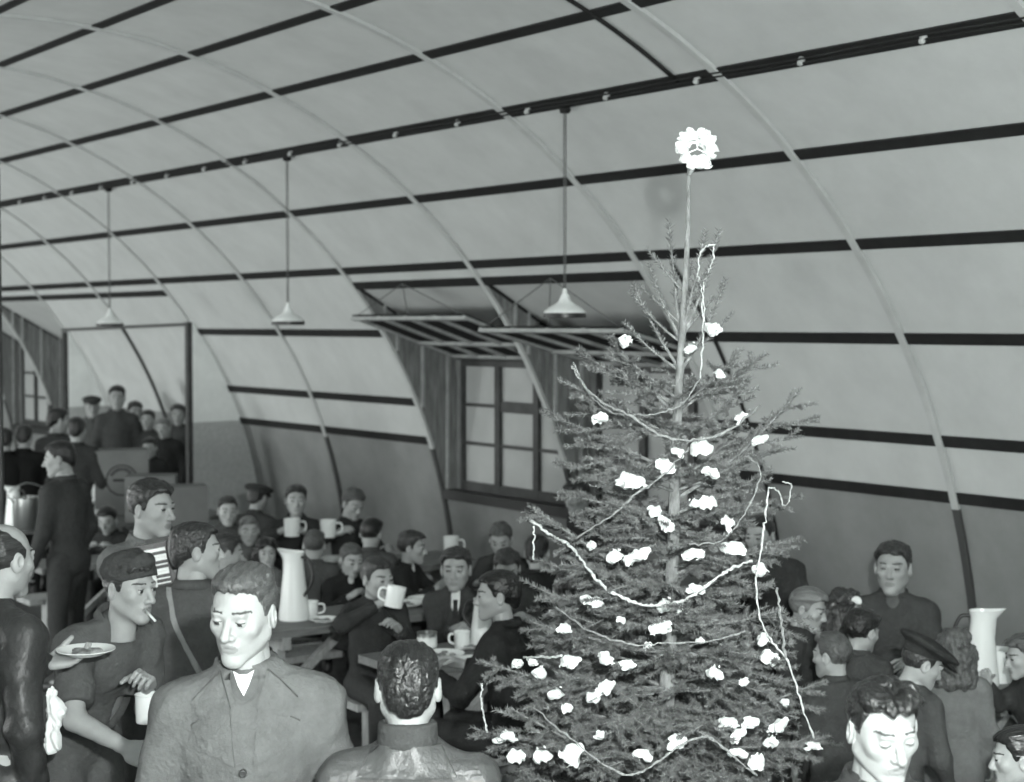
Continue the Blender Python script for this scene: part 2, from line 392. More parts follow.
# ------------------------------------------------------------------ signed-distance modelling
class Field:
    def __init__(s, lo, hi, h):
        s.h = h; s.lo = np.array(lo, np.float32)
        n = np.maximum(4, np.ceil((np.array(hi)-np.array(lo))/h).astype(int)+1); s.n = n
        s.ax = [(s.lo[i] + h*np.arange(n[i])).astype(np.float32) for i in range(3)]
        s.F = np.full(n, 0.08, np.float32)
    def _sl(s, lo, hi, m):
        sl = []
        for i in range(3):
            a = int(max(0, math.floor((lo[i]-m-s.lo[i])/s.h))); b = int(min(s.n[i], math.ceil((hi[i]+m-s.lo[i])/s.h)+1))
            if b <= a: return None
            sl.append(slice(a, b))
        return tuple(sl)
    def _pts(s, sl): return s.ax[0][sl[0]][:, None, None], s.ax[1][sl[1]][None, :, None], s.ax[2][sl[2]][None, None, :]
    def _put(s, sl, d, k, op):
        f = s.F[sl]
        if op == 'u':
            if k > 0: hh = np.maximum(k-np.abs(f-d), 0)/k; r = np.minimum(f, d)-hh*hh*k*0.25
            else: r = np.minimum(f, d)
        else:
            d = -d
            if k > 0: hh = np.maximum(k-np.abs(f-d), 0)/k; r = np.maximum(f, d)+hh*hh*k*0.25
            else: r = np.maximum(f, d)
        s.F[sl] = r
    def cone(s, a, b, ra, rb, k=0.03, op='u'):
        a = np.array(a, np.float32); b = np.array(b, np.float32); rm = max(ra, rb)
        sl = s._sl(np.minimum(a, b)-rm, np.maximum(a, b)+rm, 0.07)
        if sl is None: return s
        X, Y, Z = s._pts(sl); ba = b-a; L2 = float(ba@ba)+1e-9
        t = np.clip(((X-a[0])*ba[0]+(Y-a[1])*ba[1]+(Z-a[2])*ba[2])/L2, 0, 1)
        d = np.sqrt((X-a[0]-t*ba[0])**2+(Y-a[1]-t*ba[1])**2+(Z-a[2]-t*ba[2])**2) - (ra+(rb-ra)*t)
        s._put(sl, d, k, op); return s
    def ell(s, c, r, Rm=None, k=0.03, op='u'):
        c = np.array(c, np.float32); r = np.array(r, np.float32); rm = float(r.max())
        sl = s._sl(c-rm, c+rm, 0.07)
        if sl is None: return s
        X, Y, Z = s._pts(sl); X = X-c[0]; Y = Y-c[1]; Z = Z-c[2]
        if Rm is not None:
            Rm = np.array(Rm, np.float32)     # columns = local axes
            X, Y, Z = (X*Rm[0,0]+Y*Rm[1,0]+Z*Rm[2,0]), (X*Rm[0,1]+Y*Rm[1,1]+Z*Rm[2,1]), (X*Rm[0,2]+Y*Rm[1,2]+Z*Rm[2,2])
        k0 = np.sqrt((X/r[0])**2+(Y/r[1])**2+(Z/r[2])**2); k1 = np.sqrt((X/r[0]**2)**2+(Y/r[1]**2)**2+(Z/r[2]**2)**2)+1e-6
        s._put(sl, k0*(k0-1)/k1, k, op); return s
    def cut(s, p, n, k=0.0, rad=None):
        """remove the side the normal n points to (only near p when rad is given)"""
        p = np.array(p, np.float32); n = np.array(n, np.float32); n = n/np.linalg.norm(n)
        sl = (slice(None),)*3 if rad is None else s._sl(p-rad, p+rad, 0)
        X, Y, Z = s._pts(sl); d = (X-p[0])*n[0]+(Y-p[1])*n[1]+(Z-p[2])*n[2]
        s._put(sl, -d, k, 's'); return s
    def warp(s, amp, fr, seed=0, aniso=(1, 1, 1)):
        X, Y, Z = s._pts((slice(None),)*3); rg = np.random.RandomState(seed)
        for o in range(3):
            f = fr*(1.7**o); a = amp/(1.6**o)
            for _ in range(2):
                v = rg.normal(size=3); v = v/np.linalg.norm(v)*f*np.array(aniso); ph = rg.uniform(0, 6.28, 3)
                s.F = s.F + (a*np.sin(X*v[0]+Y*v[1]+Z*v[2]+ph[0]+1.7*np.sin(Y*f*0.6*aniso[1]+ph[1])+1.3*np.sin((Z+X)*f*0.5+ph[2]))).astype(np.float32)
        return s
    def surf(s, o, d, maxd=0.6):
        """first surface point along a ray"""
        o = np.array(o, float); d = np.array(d, float); d /= np.linalg.norm(d)
        t = np.arange(0, maxd, s.h*0.4); P = o[None]+t[:, None]*d[None]
        G = (P-s.lo)/s.h; i = np.clip(np.floor(G).astype(int), 0, s.n-2); w = np.clip(G-i, 0, 1)
        v = 0
        for a in (0, 1):
            for b in (0, 1):
                for c in (0, 1):
                    v = v + s.F[i[:,0]+a, i[:,1]+b, i[:,2]+c]*(w[:,0] if a else 1-w[:,0])*(w[:,1] if b else 1-w[:,1])*(w[:,2] if c else 1-w[:,2])
        z = np.where(v < 0)[0]
        if len(z) == 0: return o+d*maxd*0.4
        return P[z[0]]
    def mesh(s):
        F = s.F.copy(); F[0] = F[-1] = 0.05; F[:,0] = F[:,-1] = 0.05; F[:,:,0] = F[:,:,-1] = 0.05
        I = F < 0
        nx, ny, nz = F.shape
        cnt = np.zeros((nx-1, ny-1, nz-1), np.int8)
        for a in (0, 1):
            for b in (0, 1):
                for c in (0, 1): cnt += I[a:nx-1+a, b:ny-1+b, c:nz-1+c]
        act = np.argwhere((cnt > 0) & (cnt < 8))
        if len(act) == 0: return np.zeros((0, 3)), np.zeros((0, 4), int)
        idx = -np.ones((nx-1, ny-1, nz-1), np.int32); idx[tuple(act.T)] = np.arange(len(act))
        acc = np.zeros((len(act), 3)); n = np.zeros(len(act))
        cs = [np.array(c) for c in np.ndindex(2, 2, 2)]
        for c0 in cs:
            for ax in range(3):
                if c0[ax]: continue
                c1 = c0.copy(); c1[ax] = 1
                f0 = F[tuple((act+c0).T)]; f1 = F[tuple((act+c1).T)]
                m = (f0 < 0) != (f1 < 0); t = np.where(m, f0/(f0-f1+1e-12), 0)
                p = np.tile(c0.astype(float), (len(act), 1)); p[:, ax] = t
                acc += p*m[:, None]; n += m
        V = (act+acc/np.maximum(n, 1)[:, None])*s.h+s.lo
        Q = []
        for ax in range(3):
            sl0 = [slice(1, -1)]*3; sl1 = [slice(1, -1)]*3; sl0[ax] = slice(0, -1); sl1[ax] = slice(1, None)
            A, B = I[tuple(sl0)], I[tuple(sl1)]; e = np.argwhere(A != B); off = np.array([1, 1, 1]); off[ax] = 0; e = e+off
            u, v = [(1, 2), (2, 0), (0, 1)][ax]
            du = np.zeros(3, int); du[u] = 1; dv = np.zeros(3, int); dv[v] = 1
            q = np.stack([idx[tuple((e-du-dv).T)], idx[tuple((e-dv).T)], idx[tuple(e.T)], idx[tuple((e-du).T)]], 1)
            fl = I[tuple(e.T)]; q[~fl] = q[~fl][:, ::-1]; Q.append(q)
        return V, np.concatenate(Q)

def rot(ax, d):
    return np.array(Matrix.Rotation(math.radians(d), 3, ax))

# ---- heads (origin at head centre, facing +Y, 0.23 m tall)
_HEADS = {}
def head_tpl(kind='man', h=0.0055, lids=0.0):
    key = (kind, h, lids)
    if key in _HEADS: return _HEADS[key]
    jaw = {'man': 1.0, 'man2': 1.05, 'boy': 0.88, 'woman': 0.9}[kind]
    lng = {'man': 1.0, 'man2': 1.0, 'boy': 0.93, 'woman': 0.97}[kind]
    f = Field((-.115, -.14, -.2), (.115, .15, .14), h)
    f.ell((0, -.014, .032), (.076, .096, .083), None, 0)
    f.ell((0, .024, -.03), (.063, .066, .078*lng), None, .035)
    for s in (-1, 1):
        f.cone((s*.050*jaw, -.002, -.05), (s*.012, .066, -.098*lng), .022, .019, .025)
        f.ell((s*.042, .056, -.014), (.022, .022, .02), None, .02)
    f.cone((-.034, .080, .027), (.034, .080, .027), .0115, .0115, .015)
    for s in (-1, 1): f.ell((s*.032, .103, .007), (.018, .016, .013), None, .012, 's')
    nz = 1.0 if kind != 'boy' else 0.8
    f.cone((0, .085, .016), (0, .085+.028*nz, -.026), .008, .012, .010)
    for s in (-1, 1): f.ell((s*.011, .096, -.031), (.009, .011, .008), None, .008)
    f.ell((0, .074, -.062), (.026, .020, .022), None, .02)
    f.cone((-.019, .084, -.0565), (.019, .084, -.0565), .0065, .0065, .006); f.ell((0, .090, -.056), (.009, .006, .005), None, .006)
    f.cone((-.015, .086, -.069), (.015, .086, -.069), .0075, .0075, .006)
    f.cone((-.022, .0965, -.0625), (.022, .0965, -.0625), .003, .003, .003, 's')
    f.ell((0, .074, -.100*lng), (.022, .02, .017), None, .02)
    for s in (-1, 1):
        f.ell((s*.032, .077, .008), (.0145, .0145, .0145), None, .002)
        f.ell((s*.080, -.012, -.004), (.010, .021, .033), rot('Z', -s*22), .008)
        f.ell((s*.090, -.006, .001), (.007, .011, .018), rot('Z', -s*22), .004, 's')
    f.cone((0, -.022, -.05), (0, -.034, -.20), .050*(1 if kind != 'boy' else .85), .056*(1 if kind != 'boy' else .85), .03)
    V, Q = f.mesh()
    C = V[Q].mean(1); x, y, z = C.T; mi = np.zeros(len(Q), int)
    arch = .0345+.0010*np.clip((np.abs(x)-.014)/.024, 0, 1) - .005*(np.clip(np.abs(x)-.040, 0, 1)/.014)**2
    mi[(np.abs(x) > .013) & (np.abs(x) < .054) & (np.abs(z-arch) < (.0026 if h < .004 else .0030)) & (y > .045)] = 2
    mi[((x/.024)**2+((z+.0630)/.0125)**2 < 1) & (y > .080)] = 1
    ed = np.sqrt((np.abs(x)-.032)**2+(y-.077)**2+(z-.008)**2)
    ez = .010-.011*lids; op = .0068*(1-0.75*lids)
    eye = (ed < .0170) & (y > .080) & (((np.abs(x)-.032)/.0140)**2+((z-ez)/(op*1.15))**2 < 1)
    mi[eye] = 3
    mi[eye & (np.abs(np.abs(x)-.032) < .0068)] = 4
    if h >= .004:
        mi[eye] = 0; mi[(ed < .0185) & (y > .078) & (((np.abs(x)-.032)/.0135)**2+((z-.010+.006*lids)/.0058)**2 < 1)] = 4
    if lids > 0.8: mi[eye] = 0
    if h < .004:
        lash = (ed < .0175) & (y > .082) & (np.abs(z-ez-op-.0005) < .0016) & (np.abs(np.abs(x)-.032) < .0135); mi[lash] = 2
    _HEADS[key] = (V, Q, mi); return _HEADS[key]

_HAIR = {}
HL = np.array([(-.14, -.085), (-.085, -.08), (-.05, -.066), (-.03, -.045), (-.018, .0), (.004, .006), (.010, -.012), (.022, -.008), (.030, .034), (.05, .064), (.075, .079), (.14, .082)])
def hair_tpl(style, h=0.0055):
    key = (style, h)
    if key in _HAIR: return _HAIR[key]
    lo, hi = (-.13, -.16, -.12), (.13, .14, .17)
    if style in ('long', 'girl'): lo, hi = (-.17, -.2, -.26), (.17, .14, .17)
    f = Field(lo, hi, h)
    amp, fr, an = .0008, 170, (1.4, .25, 1)
    f.ell((0, -.015, .033), (.081, .102, .088), None, 0)
    if style == 'back':          # combed back with a high front
        f.ell((0, .012, .090), (.066, .074, .032), rot('X', 6), .03); f.ell((0, -.03, .092), (.066, .080, .028), None, .03); f.ell((0, -.085, .01), (.06, .030, .06), None, .03)
    elif style == 'slick':
        f.ell((0, -.01, .075), (.072, .098, .046), None, .03); f.ell((0, -.085, .0), (.062, .032, .07), None, .03)
    elif style == 'wavy':
        for i in range(9):
            a = i*2.4; f.ell((.045*math.cos(a), .025+.055*math.sin(a), .100+.006*math.sin(i*1.9)), (.032, .030, .026), None, .012)
        f.ell((-.022, .088, .066), (.016, .018, .026), None, .008); f.ell((.03, .075, .092), (.03, .025, .02), None, .012)
        amp, fr, an = .0017, 110, (1.2, .8, 1)
    elif style == 'boy':
        f.ell((.015, .02, .090), (.066, .076, .034), rot('Y', 9), .03); f.ell((.02, .068, .084), (.05, .026, .018), None, .015)
    elif style == 'bushy':
        f.ell((0, -.005, .072), (.080, .096, .056), None, .04); f.ell((.01, .066, .086), (.055, .03, .022), None, .015)
        amp, fr, an = .0020, 95, (1, 1, 1)
    elif style in ('long', 'girl'):
        wz = .05 if style == 'long' else .06
        for s in (-1, 1):
            for i in range(5): f.ell((s*(.082+.006*i), -.02-.006*i, .01-.042*i), (.034, .05, .036), None, .02)
        for i in range(5): f.ell((0, -.095-.004*i, -.0-.042*i), (.095, .045, .04), None, .02)
        f.ell((0, .0, .085), (.075, .085, .04), None, .03)
        amp, fr, an = .0048, 62, (1, 1, .8)
    elif style == 'bald':
        f.F += .0015
    if style in ('long', 'girl'): f.F -= .006
    V0 = f._pts((slice(None),)*3); X, Y, Z = V0
    zl = np.interp(Y, HL[:, 0], HL[:, 1])
    if style not in ('long', 'girl'):
        zl = zl+np.where(Y > .02, .013*np.exp(-((np.abs(X)-.050)/.014)**2)+(.008 if style in ('wavy', 'back') else 0.), 0)+.0035*np.sin(X*210+1)+.0025*np.sin(X*400+Y*160)
    if style in ('long', 'girl'):
        zl = np.interp(Y, [-.2, -.01, .02, .045, .075, .14], [-.3, -.3, -.16, .045, .066, .07]) + 0*X
        zl = np.where((Y > -.02) & (np.abs(X) < .066) & (Z < .03), .3, zl)
    if style == 'bald':
        zl2 = np.where(Y > .03, .3, zl) ; d2 = np.maximum(zl2-Z, Z-(.098-.75*np.clip(Y+.05, -.03, .09)))
        s_ = f.F; f.F = np.maximum(s_, d2+0*s_)
    else:
        d2 = (zl-Z)*0.8+0*f.F; k = .010; a, b = f.F, d2
        hh = np.maximum(k-np.abs(a-b), 0)/k; f.F = (np.maximum(a, b)+hh*hh*k*.25).astype(np.float32)
    # parting / ear notch
    if style not in ('long', 'girl'):
        for s in (-1, 1): f.ell((s*.092, -.010, -.012), (.022, .024, .036), None, .006, 's')
    if style == 'boy': f.cone((-.045, .09, .10), (-.035, -.05, .135), .004, .004, .006, 's')
    f.F = f.F.astype(np.float32); f.warp(amp, fr, 3, an)
    _HAIR[key] = f.mesh(); return _HAIR[key]

# ---- hands (origin at wrist, fingers towards +Y, palm faces -Z, thumb towards +X)
_HANDS = {}
def hand_tpl(curl=0.5, h=0.0045):
    key = (curl, h)
    if key in _HANDS: return _HANDS[key]
    f = Field((-.075, -.06, -.11), (.09, .215, .05), h)
    f.cone((0, -.05, 0), (0, .01, 0), .027, .025, 0)
    f.ell((0, .045, -.002), (.040, .052, .0165), None, .02); f.cone((-.028, .03, 0), (-.027, .085, 0), .013, .011, .012)
    f.cone((.02, .02, -.004), (.03, .08, 0), .016, .011, .012)
    for i, (x, L) in enumerate(((.029, .078), (.0095, .086), (-.0105, .080), (-.029, .062))):
        p = np.array([x, .087-.004*abs(i-1), 0.0]); ang = math.radians(8+38*curl); dx = (x-.0)*.10
        for j, fr in enumerate((.44, .31, .25)):
            d = np.array([dx, math.cos(ang), -math.sin(ang)]); q = p+d*L*fr
            f.cone(p, q, .0092-.0009*j, .0085-.0009*j, .004); p = q; ang += math.radians(14+52*curl)
    p = np.array([.024, .018, -.006])
    for j, (L, a, b, r) in enumerate(((.042, 48, 22, .0135), (.034, 26, 30+25*curl, .0105), (.027, 8, 34+30*curl, .0092))):
        a, b = math.radians(a*(1-.35*curl)), math.radians(b); d = np.array([math.sin(a)*math.cos(b), math.cos(a)*math.cos(b), -math.sin(b)]); q = p+d*L
        f.cone(p, q, r, r*.88, .006); p = q
    _HANDS[key] = f.mesh(); return _HANDS[key]

def ik(sh, tgt, L1, L2, pole):
    d = tgt-sh; D = np.linalg.norm(d)
    if D > (L1+L2)*0.995: tgt = sh+d/D*(L1+L2)*0.995; d = tgt-sh; D = np.linalg.norm(d)
    a = (L1*L1-L2*L2+D*D)/(2*D); hh = math.sqrt(max(0, L1*L1-a*a)); u = d/D
    p = pole-u*(pole@u); p /= np.linalg.norm(p)+1e-9
    return sh+u*a+p*hh, tgt

def frame_from(fwd, palm_n):
    """matrix whose Y is fwd and -Z is palm_n"""
    y = fwd/np.linalg.norm(fwd); z = -palm_n+y*(palm_n@y); z /= np.linalg.norm(z)+1e-9; x = np.cross(y, z)
    return np.stack([x, y, z], 1)

PEOPLE = []
def person(label, px, py, D, fa=0, hfa=None, pose='stand', lean=4, side=0, hp=0, ht=0, head='man', hair='boy', hairm='hair_dark',
           skin='skin', top=0.06, topm=None, legs=0.06, arms=(None, None), near=False, lids=0.0, v=0.0, shirt=None, tie=None,
           collar=True, sleeves='long', scale_girth=1.0, long_coat=False, curl=(0.45, 0.45), group=None, hand_dir=(None, None), cat='person', cap=None, hs=1.0, twist=0, extra=None, Hfix=None, legsp=0.0, poles=(None, None)):
    tgt = at(px, py, D)
    c = (CAM-tgt)[:2]; c /= np.linalg.norm(c)
    def vec(a): a = math.radians(a); w = c*math.cos(a)+RT[:2]*math.sin(a); return w/np.linalg.norm(w)
    if hfa is None: hfa = fa
    g = scale_girth
    H = 1.7
    fwd2 = vec(fa); yawz = math.atan2(-fwd2[0], fwd2[1])       # local +Y -> fwd2
    hf2 = vec(hfa); hy = math.degrees(math.atan2(-hf2[0], hf2[1])-yawz)
    while hy > 180: hy -= 360
    while hy < -180: hy += 360
    hy = max(-78, min(78, hy))
    Tm = rot('X', -lean) @ rot('Y', side)
    for it in range(7):
        k = H/1.75
        p0 = np.array([0, 0, .95*k]) if pose == 'stand' else np.array([0, 0, .45+.10*k])
        if pose == 'stand' and lean > 15: p0 = p0+np.array([0, -.10*k, -.02*k])
        u = Tm @ np.array([0, 0, 1.0]); fx = Tm @ np.array([0, 1.0, 0]); rx = Tm @ rot('Z', twist) @ np.array([1.0, 0, 0])
        nk = rot('X', -(lean*0.55+hp*0.25+6)) @ rot('Y', side*.6) @ np.array([0, 0, 1.0])
        p2 = p0+u*.53*k; p3 = p2+nk*.150*k+np.array([0, .015*k, 0])
        if abs(p3[2]-tgt[2]) < .003: break
        if Hfix: H = Hfix; break
        if pose == 'stand': H *= tgt[2]/p3[2]
        else: H = max(.8, min(2.0, H*(1+(tgt[2]-p3[2])/(p3[2]-.45))))
    if Hfix: k = Hfix/1.75
    Rz = np.array(Matrix.Rotation(yawz, 3, 'Z'))
    base = tgt-Rz@p3; base[2] = 0.0
    Ri = Rz.T
    fr = np.stack([rx, np.cross(u, rx), u], 1)
    sh = [p0+u*.455*k+rx*s*.155*k*(1+(g-1)*.5) for s in (-1, 1)]
    hip = [p0+np.array([s*.085*k, 0, -.03*k]) for s in (-1, 1)]
    if pose == 'stand':
        ank = [np.array([s*(.10+legsp)*k, .02*k*s, .085*k]) for s in (-1, 1)]
        knee = [(hip[i]+ank[i])/2+np.array([0, .035*k, .0]) for i in (0, 1)]
    else:
        kz = .45+.075*k; knee = [np.array([s*.11*k, .42*k, kz]) for s in (-1, 1)]
        ank = [np.array([s*.11*k, .40*k, max(.085*k, kz-.42*k)]) for s in (-1, 1)]
    toe = [a+np.array([s*.02*k, .14*k, -.045*k]) for a, s in zip(ank, (-1, 1))]
    el = []; wr = []; hd = []
    for i, s in enumerate((-1, 1)):
        t = arms[i]
        if t is None:
            t = sh[i]+np.array([s*.07*k, .10*k, -.50*k]) if pose == 'stand' else np.array([s*.14*k, .40*k, .80])
        elif len(t) == 4: t = Ri@(np.array(t[:3], float)-base)           # world target
        else: t = np.array(t, float)
        pole = np.array([s*.55, -.75, -.45])
        if poles[i] is not None: pole = Ri@np.array(poles[i], float)
        e, w = ik(sh[i], t, .285*k, .255*k, pole); el.append(e); wr.append(w)
        hd.append((w-e)/np.linalg.norm(w-e))
    h = .013 if near else (.020 if D < 10 else .026)
    allp = np.array(sh+hip+ank+knee+toe+el+wr+[p0, p2, p3]); lo, hi = allp.min(0)-.2, allp.max(0)+.2; lo[2] = max(lo[2], -.02)
    # ---------------- body
    b = Field(lo, hi, max(h, .018))
    b.ell(p0+u*.02*k, (.150*k*g, .100*k*g, .12*k), fr, 0); b.ell(p0+u*.18*k, (.130*k*g, .090*k*g, .15*k), fr, .05); b.ell(p0+u*.36*k, (.150*k*g, .102*k*g, .15*k), fr, .05)
    b.cone(sh[0], sh[1], .045*k, .045*k, .05); b.cone(p2-u*.04*k, p3-nk*.05*k, .052*k, .046*k, .03)
    for i in (0, 1):
        b.cone(sh[i], el[i], .046*k, .038*k, .03); b.cone(el[i], wr[i], .042*k, .027*k, .02)
        b.cone(hip[i], knee[i], .078*k, .052*k, .03); b.cone(knee[i], ank[i], .05*k, .036*k, .02); b.cone(ank[i], toe[i], .036*k, .03*k, .02)
    V, Q = b.mesh(); mi = np.zeros(len(Q), int)
    VV, QQ, MM = [V], [Q], [mi]; nv = len(V)
    Hm = rot('Z', hy) @ rot('X', -hp) @ rot('Y', ht); ks = (k if head in ('man', 'man2', 'woman') else k**.45*.97)*hs
    hh = .0029 if near else (.0044 if D < 10.4 else .007)
    hv, hq, hm = head_tpl(head, hh, lids)
    VV.append((hv*ks)@Hm.T+p3); QQ.append(hq+nv); MM.append(hm); nv += len(hv)
    hands = []
    for i, s in enumerate((-1, 1)):
        tv, tq = hand_tpl(curl[i], .0042 if D < 10 else .008)
        pn = hand_dir[i][1] if hand_dir[i] is not None else np.array([-s*.8, .1, -.6])
        hdv = hand_dir[i][0] if hand_dir[i] is not None else hd[i]
        if hand_dir[i] is not None and len(hand_dir[i]) == 3: hdv, pn = Ri@np.array(hdv, float), Ri@np.array(pn, float)
        fm = frame_from(np.array(hdv, float), np.array(pn, float))
        w_ = tv.copy()
        if s > 0: w_[:, 0] *= -1; tq = tq[:, ::-1]
        VV.append((w_*k)@fm.T+wr[i]); QQ.append(tq+nv); MM.append(np.zeros(len(tq), int)); nv += len(w_)
    o = mesh_obj('person', np.concatenate(VV), np.concatenate(QQ), None, None, True, None,
                 [M[skin], M['lip'], M['brow'], M['eyewhite'], M['iris']], np.concatenate(MM))
    o.location = base.tolist(); o.rotation_euler = (0, 0, yawz); tag(o, label, cat, group)
    # ---------------- clothes
    j = Field(lo, hi, h); kk = k
    j.ell(p0+u*-.02*k, (.172*k*g, .122*k*g, .13*k), fr, 0); j.ell(p0+u*.18*k, (.156*k*g, .116*k*g, .16*k), fr, .06)
    j.ell(p0+u*.35*k, (.166*k*g, .122*k*g, .15*k), fr, .06)
    j.cone(sh[0]-u*.006*k, sh[1]-u*.006*k, .056*k, .056*k, .05); j.cone(p2-u*.05*k, p2+u*.0*k, .080*k, .060*k, .03)
    for i in (0, 1): j.cone(p2-u*.015*k-rx*(1-2*i)*.03*k, sh[i]+u*.006*k, .052*k, .046*k, .04)
    if long_coat:
        if pose == 'stand':
            for i in (0, 1): j.cone(hip[i], knee[i]+np.array([0, 0, .08*k]), .115*k, .12*k, .06)
        else:
            for i in (0, 1): j.cone(hip[i], knee[i], .10*k, .09*k, .05)
            j.cone(p0+np.array([0, -.03, 0]), p0+np.array([0, -.05, -.34*k]), .15*k, .17*k, .06)
    for i in (0, 1):
        if sleeves == 'long':
            j.cone(sh[i]-u*.01*k, el[i], .062*k, .056*k, .045); j.cone(el[i], wr[i]-hd[i]*.005, .057*k, .045*k, .02)
        else:
            e2 = sh[i]+(el[i]-sh[i])*.78; j.cone(sh[i]-u*.01*k, e2, .066*k, .062*k, .045)
    if near or D < 10:
        j.warp(.0030 if near else .0022, 26, int(px), (1, 1, .6)); j.warp(.0012, 70, int(py), (1, 1, .5))
    for i in (0, 1):
        ta = np.clip(((wr[i]-p0)@u)/(.53*k), -.2, 1)*.53*k
        if sleeves == 'long':
            if np.linalg.norm(wr[i]-p0-u*ta) > .27*k: j.cut(wr[i]-hd[i]*.012, hd[i], 0, .06)
        else: e2 = sh[i]+(el[i]-sh[i])*.80; j.cut(e2, el[i]-sh[i], 0, .10)
    j.cut(p2+u*.035*k, u, 0, .16)
    if v > 0:
        ff = fr@np.array([0, 1.0, 0]); a = p2+ff*.10*k-u*.005*k; e = p2+ff*.165*k-u*v*k
        j.cone(a, e, .055*k, .006*k, .004, 's')
    V, Q = j.mesh(); jm = topm or cl(top)
    jo = mesh_obj('jacket' if (v > 0 or topm) else ('coat' if long_coat else 'top'), V, Q, jm, o, True)
    if v > 0 and shirt is not None:
        f2 = Field(p0-.4, p3+.25, max(.010, h*.8)); f2.ell(p0+u*.20*k, (.125*k*g, .095*k*g, .17*k), fr, 0); f2.ell(p0+u*.36*k+fr@np.array([0, .012*k, 0]), (.140*k*g, .098*k*g, .13*k), fr, .04)
        f2.cone(p2-u*.06*k, p2+nk*.035*k, .068*k, .060*k, .04)
        f2.cut(p2+nk*.035*k, nk, 0, .12)
        ff = fr@np.array([0, 1.0, 0]); f2.cut(p2+ff*.075*k+nk*.035*k, ff+nk*.9, 0, .06)
        V, Q = f2.mesh(); mesh_obj('shirt', V, Q, cl(shirt), o, True)
        if tie is not None:
            V = []
            for q in np.linspace(0, 1, 9):
                w_ = (.016 if q < .12 else .012+.016*q)*k
                for sx in (-1, 1):
                    pt = p2-u*(.035+.30*q)*k+rx*sx*w_; s_ = f2.surf(pt+ff*.3, -ff, .45); V.append(s_+ff*(.012 if q < .1 else .008))
            n2 = len(V); V2 = V+[p_-ff*.014 for p_ in V]
            F2 = [(2*i, 2*i+1, 2*i+3, 2*i+2) for i in range(8)]+[(n2+2*i+2, n2+2*i+3, n2+2*i+1, n2+2*i) for i in range(8)]
            F2 += [(2*i, 2*i+2, n2+2*i+2, n2+2*i) for i in range(8)]+[(2*i+3, 2*i+1, n2+2*i+1, n2+2*i+3) for i in range(8)]
            mesh_obj('tie', V2, F2, cl(tie), o, False)
    if v >= .12 and not near and D < 12:
        inf = dict(p2=p2, u=u, rx=rx, ff=fr@np.array([0, 1.0, 0]), k=k, j=j, o=o)
        for s in (-1, 1): patch(inf, [(s*.010, -v-.03), (s*.040, -.03), (s*.105, -.075), (s*.080, -.115)], jm, 'lapel', .010, .007, 8)
    if collar:
        ff = fr@np.array([0, 1.0, 0]); V = []; F2 = []; nn = 24; gap = 24 if v > 0 else 10
        cz = u*.4+nk*.6; cz /= np.linalg.norm(cz)
        rows = [(.060, .052, .004), (.066, .058, .034), (.074, .068, .036), (.086, .082, .002), (.080, .075, -.002)]
        for (ra, rb, z) in rows:
            for q in range(nn+1):
                t = math.radians(90+gap+(360-2*gap)*q/nn)
                V.append(p2-ff*.012*k+rx*ra*k*math.cos(t)+ff*rb*k*math.sin(t)*1.05+cz*z*k*(1-.35*max(0, math.sin(t))))
        for r_ in range(len(rows)-1):
            for q in range(nn): a = r_*(nn+1)+q; F2.append((a, a+1, a+nn+2, a+nn+1))
        for q in (0, nn): F2.append(tuple(r_*(nn+1)+q for r_ in range(len(rows))))
        F2.append(()) if False else None
        mesh_obj('collar', V, F2, jm, o, True)
    l = Field(lo, hi, max(h, .018))
    l.ell(p0-u*.01*k, (.160*k*g, .112*k*g, .11*k), fr, 0)
    for i in (0, 1):
        l.cone(hip[i], knee[i], .094*k*g, .068*k, .04); l.cone(knee[i], ank[i], .066*k, .055*k, .02); l.cut(ank[i], ank[i]-knee[i], 0, .09)
    V, Q = l.mesh(); mesh_obj('trousers' if head not in ('woman',) else 'skirt', V, Q, cl(legs), o, True)
    for i in (0, 1):
        f3 = Field(np.minimum(ank[i], toe[i])-.12, np.maximum(ank[i], toe[i])+.12, .012)
        a = ank[i]+np.array([0, -.03*k, -.035*k]); t_ = toe[i]+np.array([0, .02*k, .0])
        f3.cone(a, t_, .042*k, .036*k, 0); f3.cone(ank[i]+np.array([0, -.01*k, .03*k]), a, .045*k, .042*k, .03)
        f3.cut(np.array([a[0], a[1], ank[i][2]-.083*k]), (0, 0, -1))
        V, Q = f3.mesh(); mesh_obj('shoe', V, Q, M['leather'], o, True)
    if hair:
        V, Q = hair_tpl(hair, .0032 if near else (.0062 if D < 10 else .009))
        ho = mesh_obj('hair', (V*ks)@Hm.T+p3, Q, M[hairm], o, True)
    if cap: cap(o, Hm, ks, p3)
    info = dict(o=o, base=base, Rz=Rz, p0=p0, p2=p2, p3=p3, u=u, rx=rx, ff=fr@np.array([0, 1.0, 0]), k=k, j=j, wr=wr, el=el, hd=hd, Hm=Hm, ks=ks, sh=sh, jm=jm, fr=fr)
    info['world'] = lambda p: base+Rz@np.array(p, float)
    if extra: extra(info)
    PEOPLE.append(info)
    return info

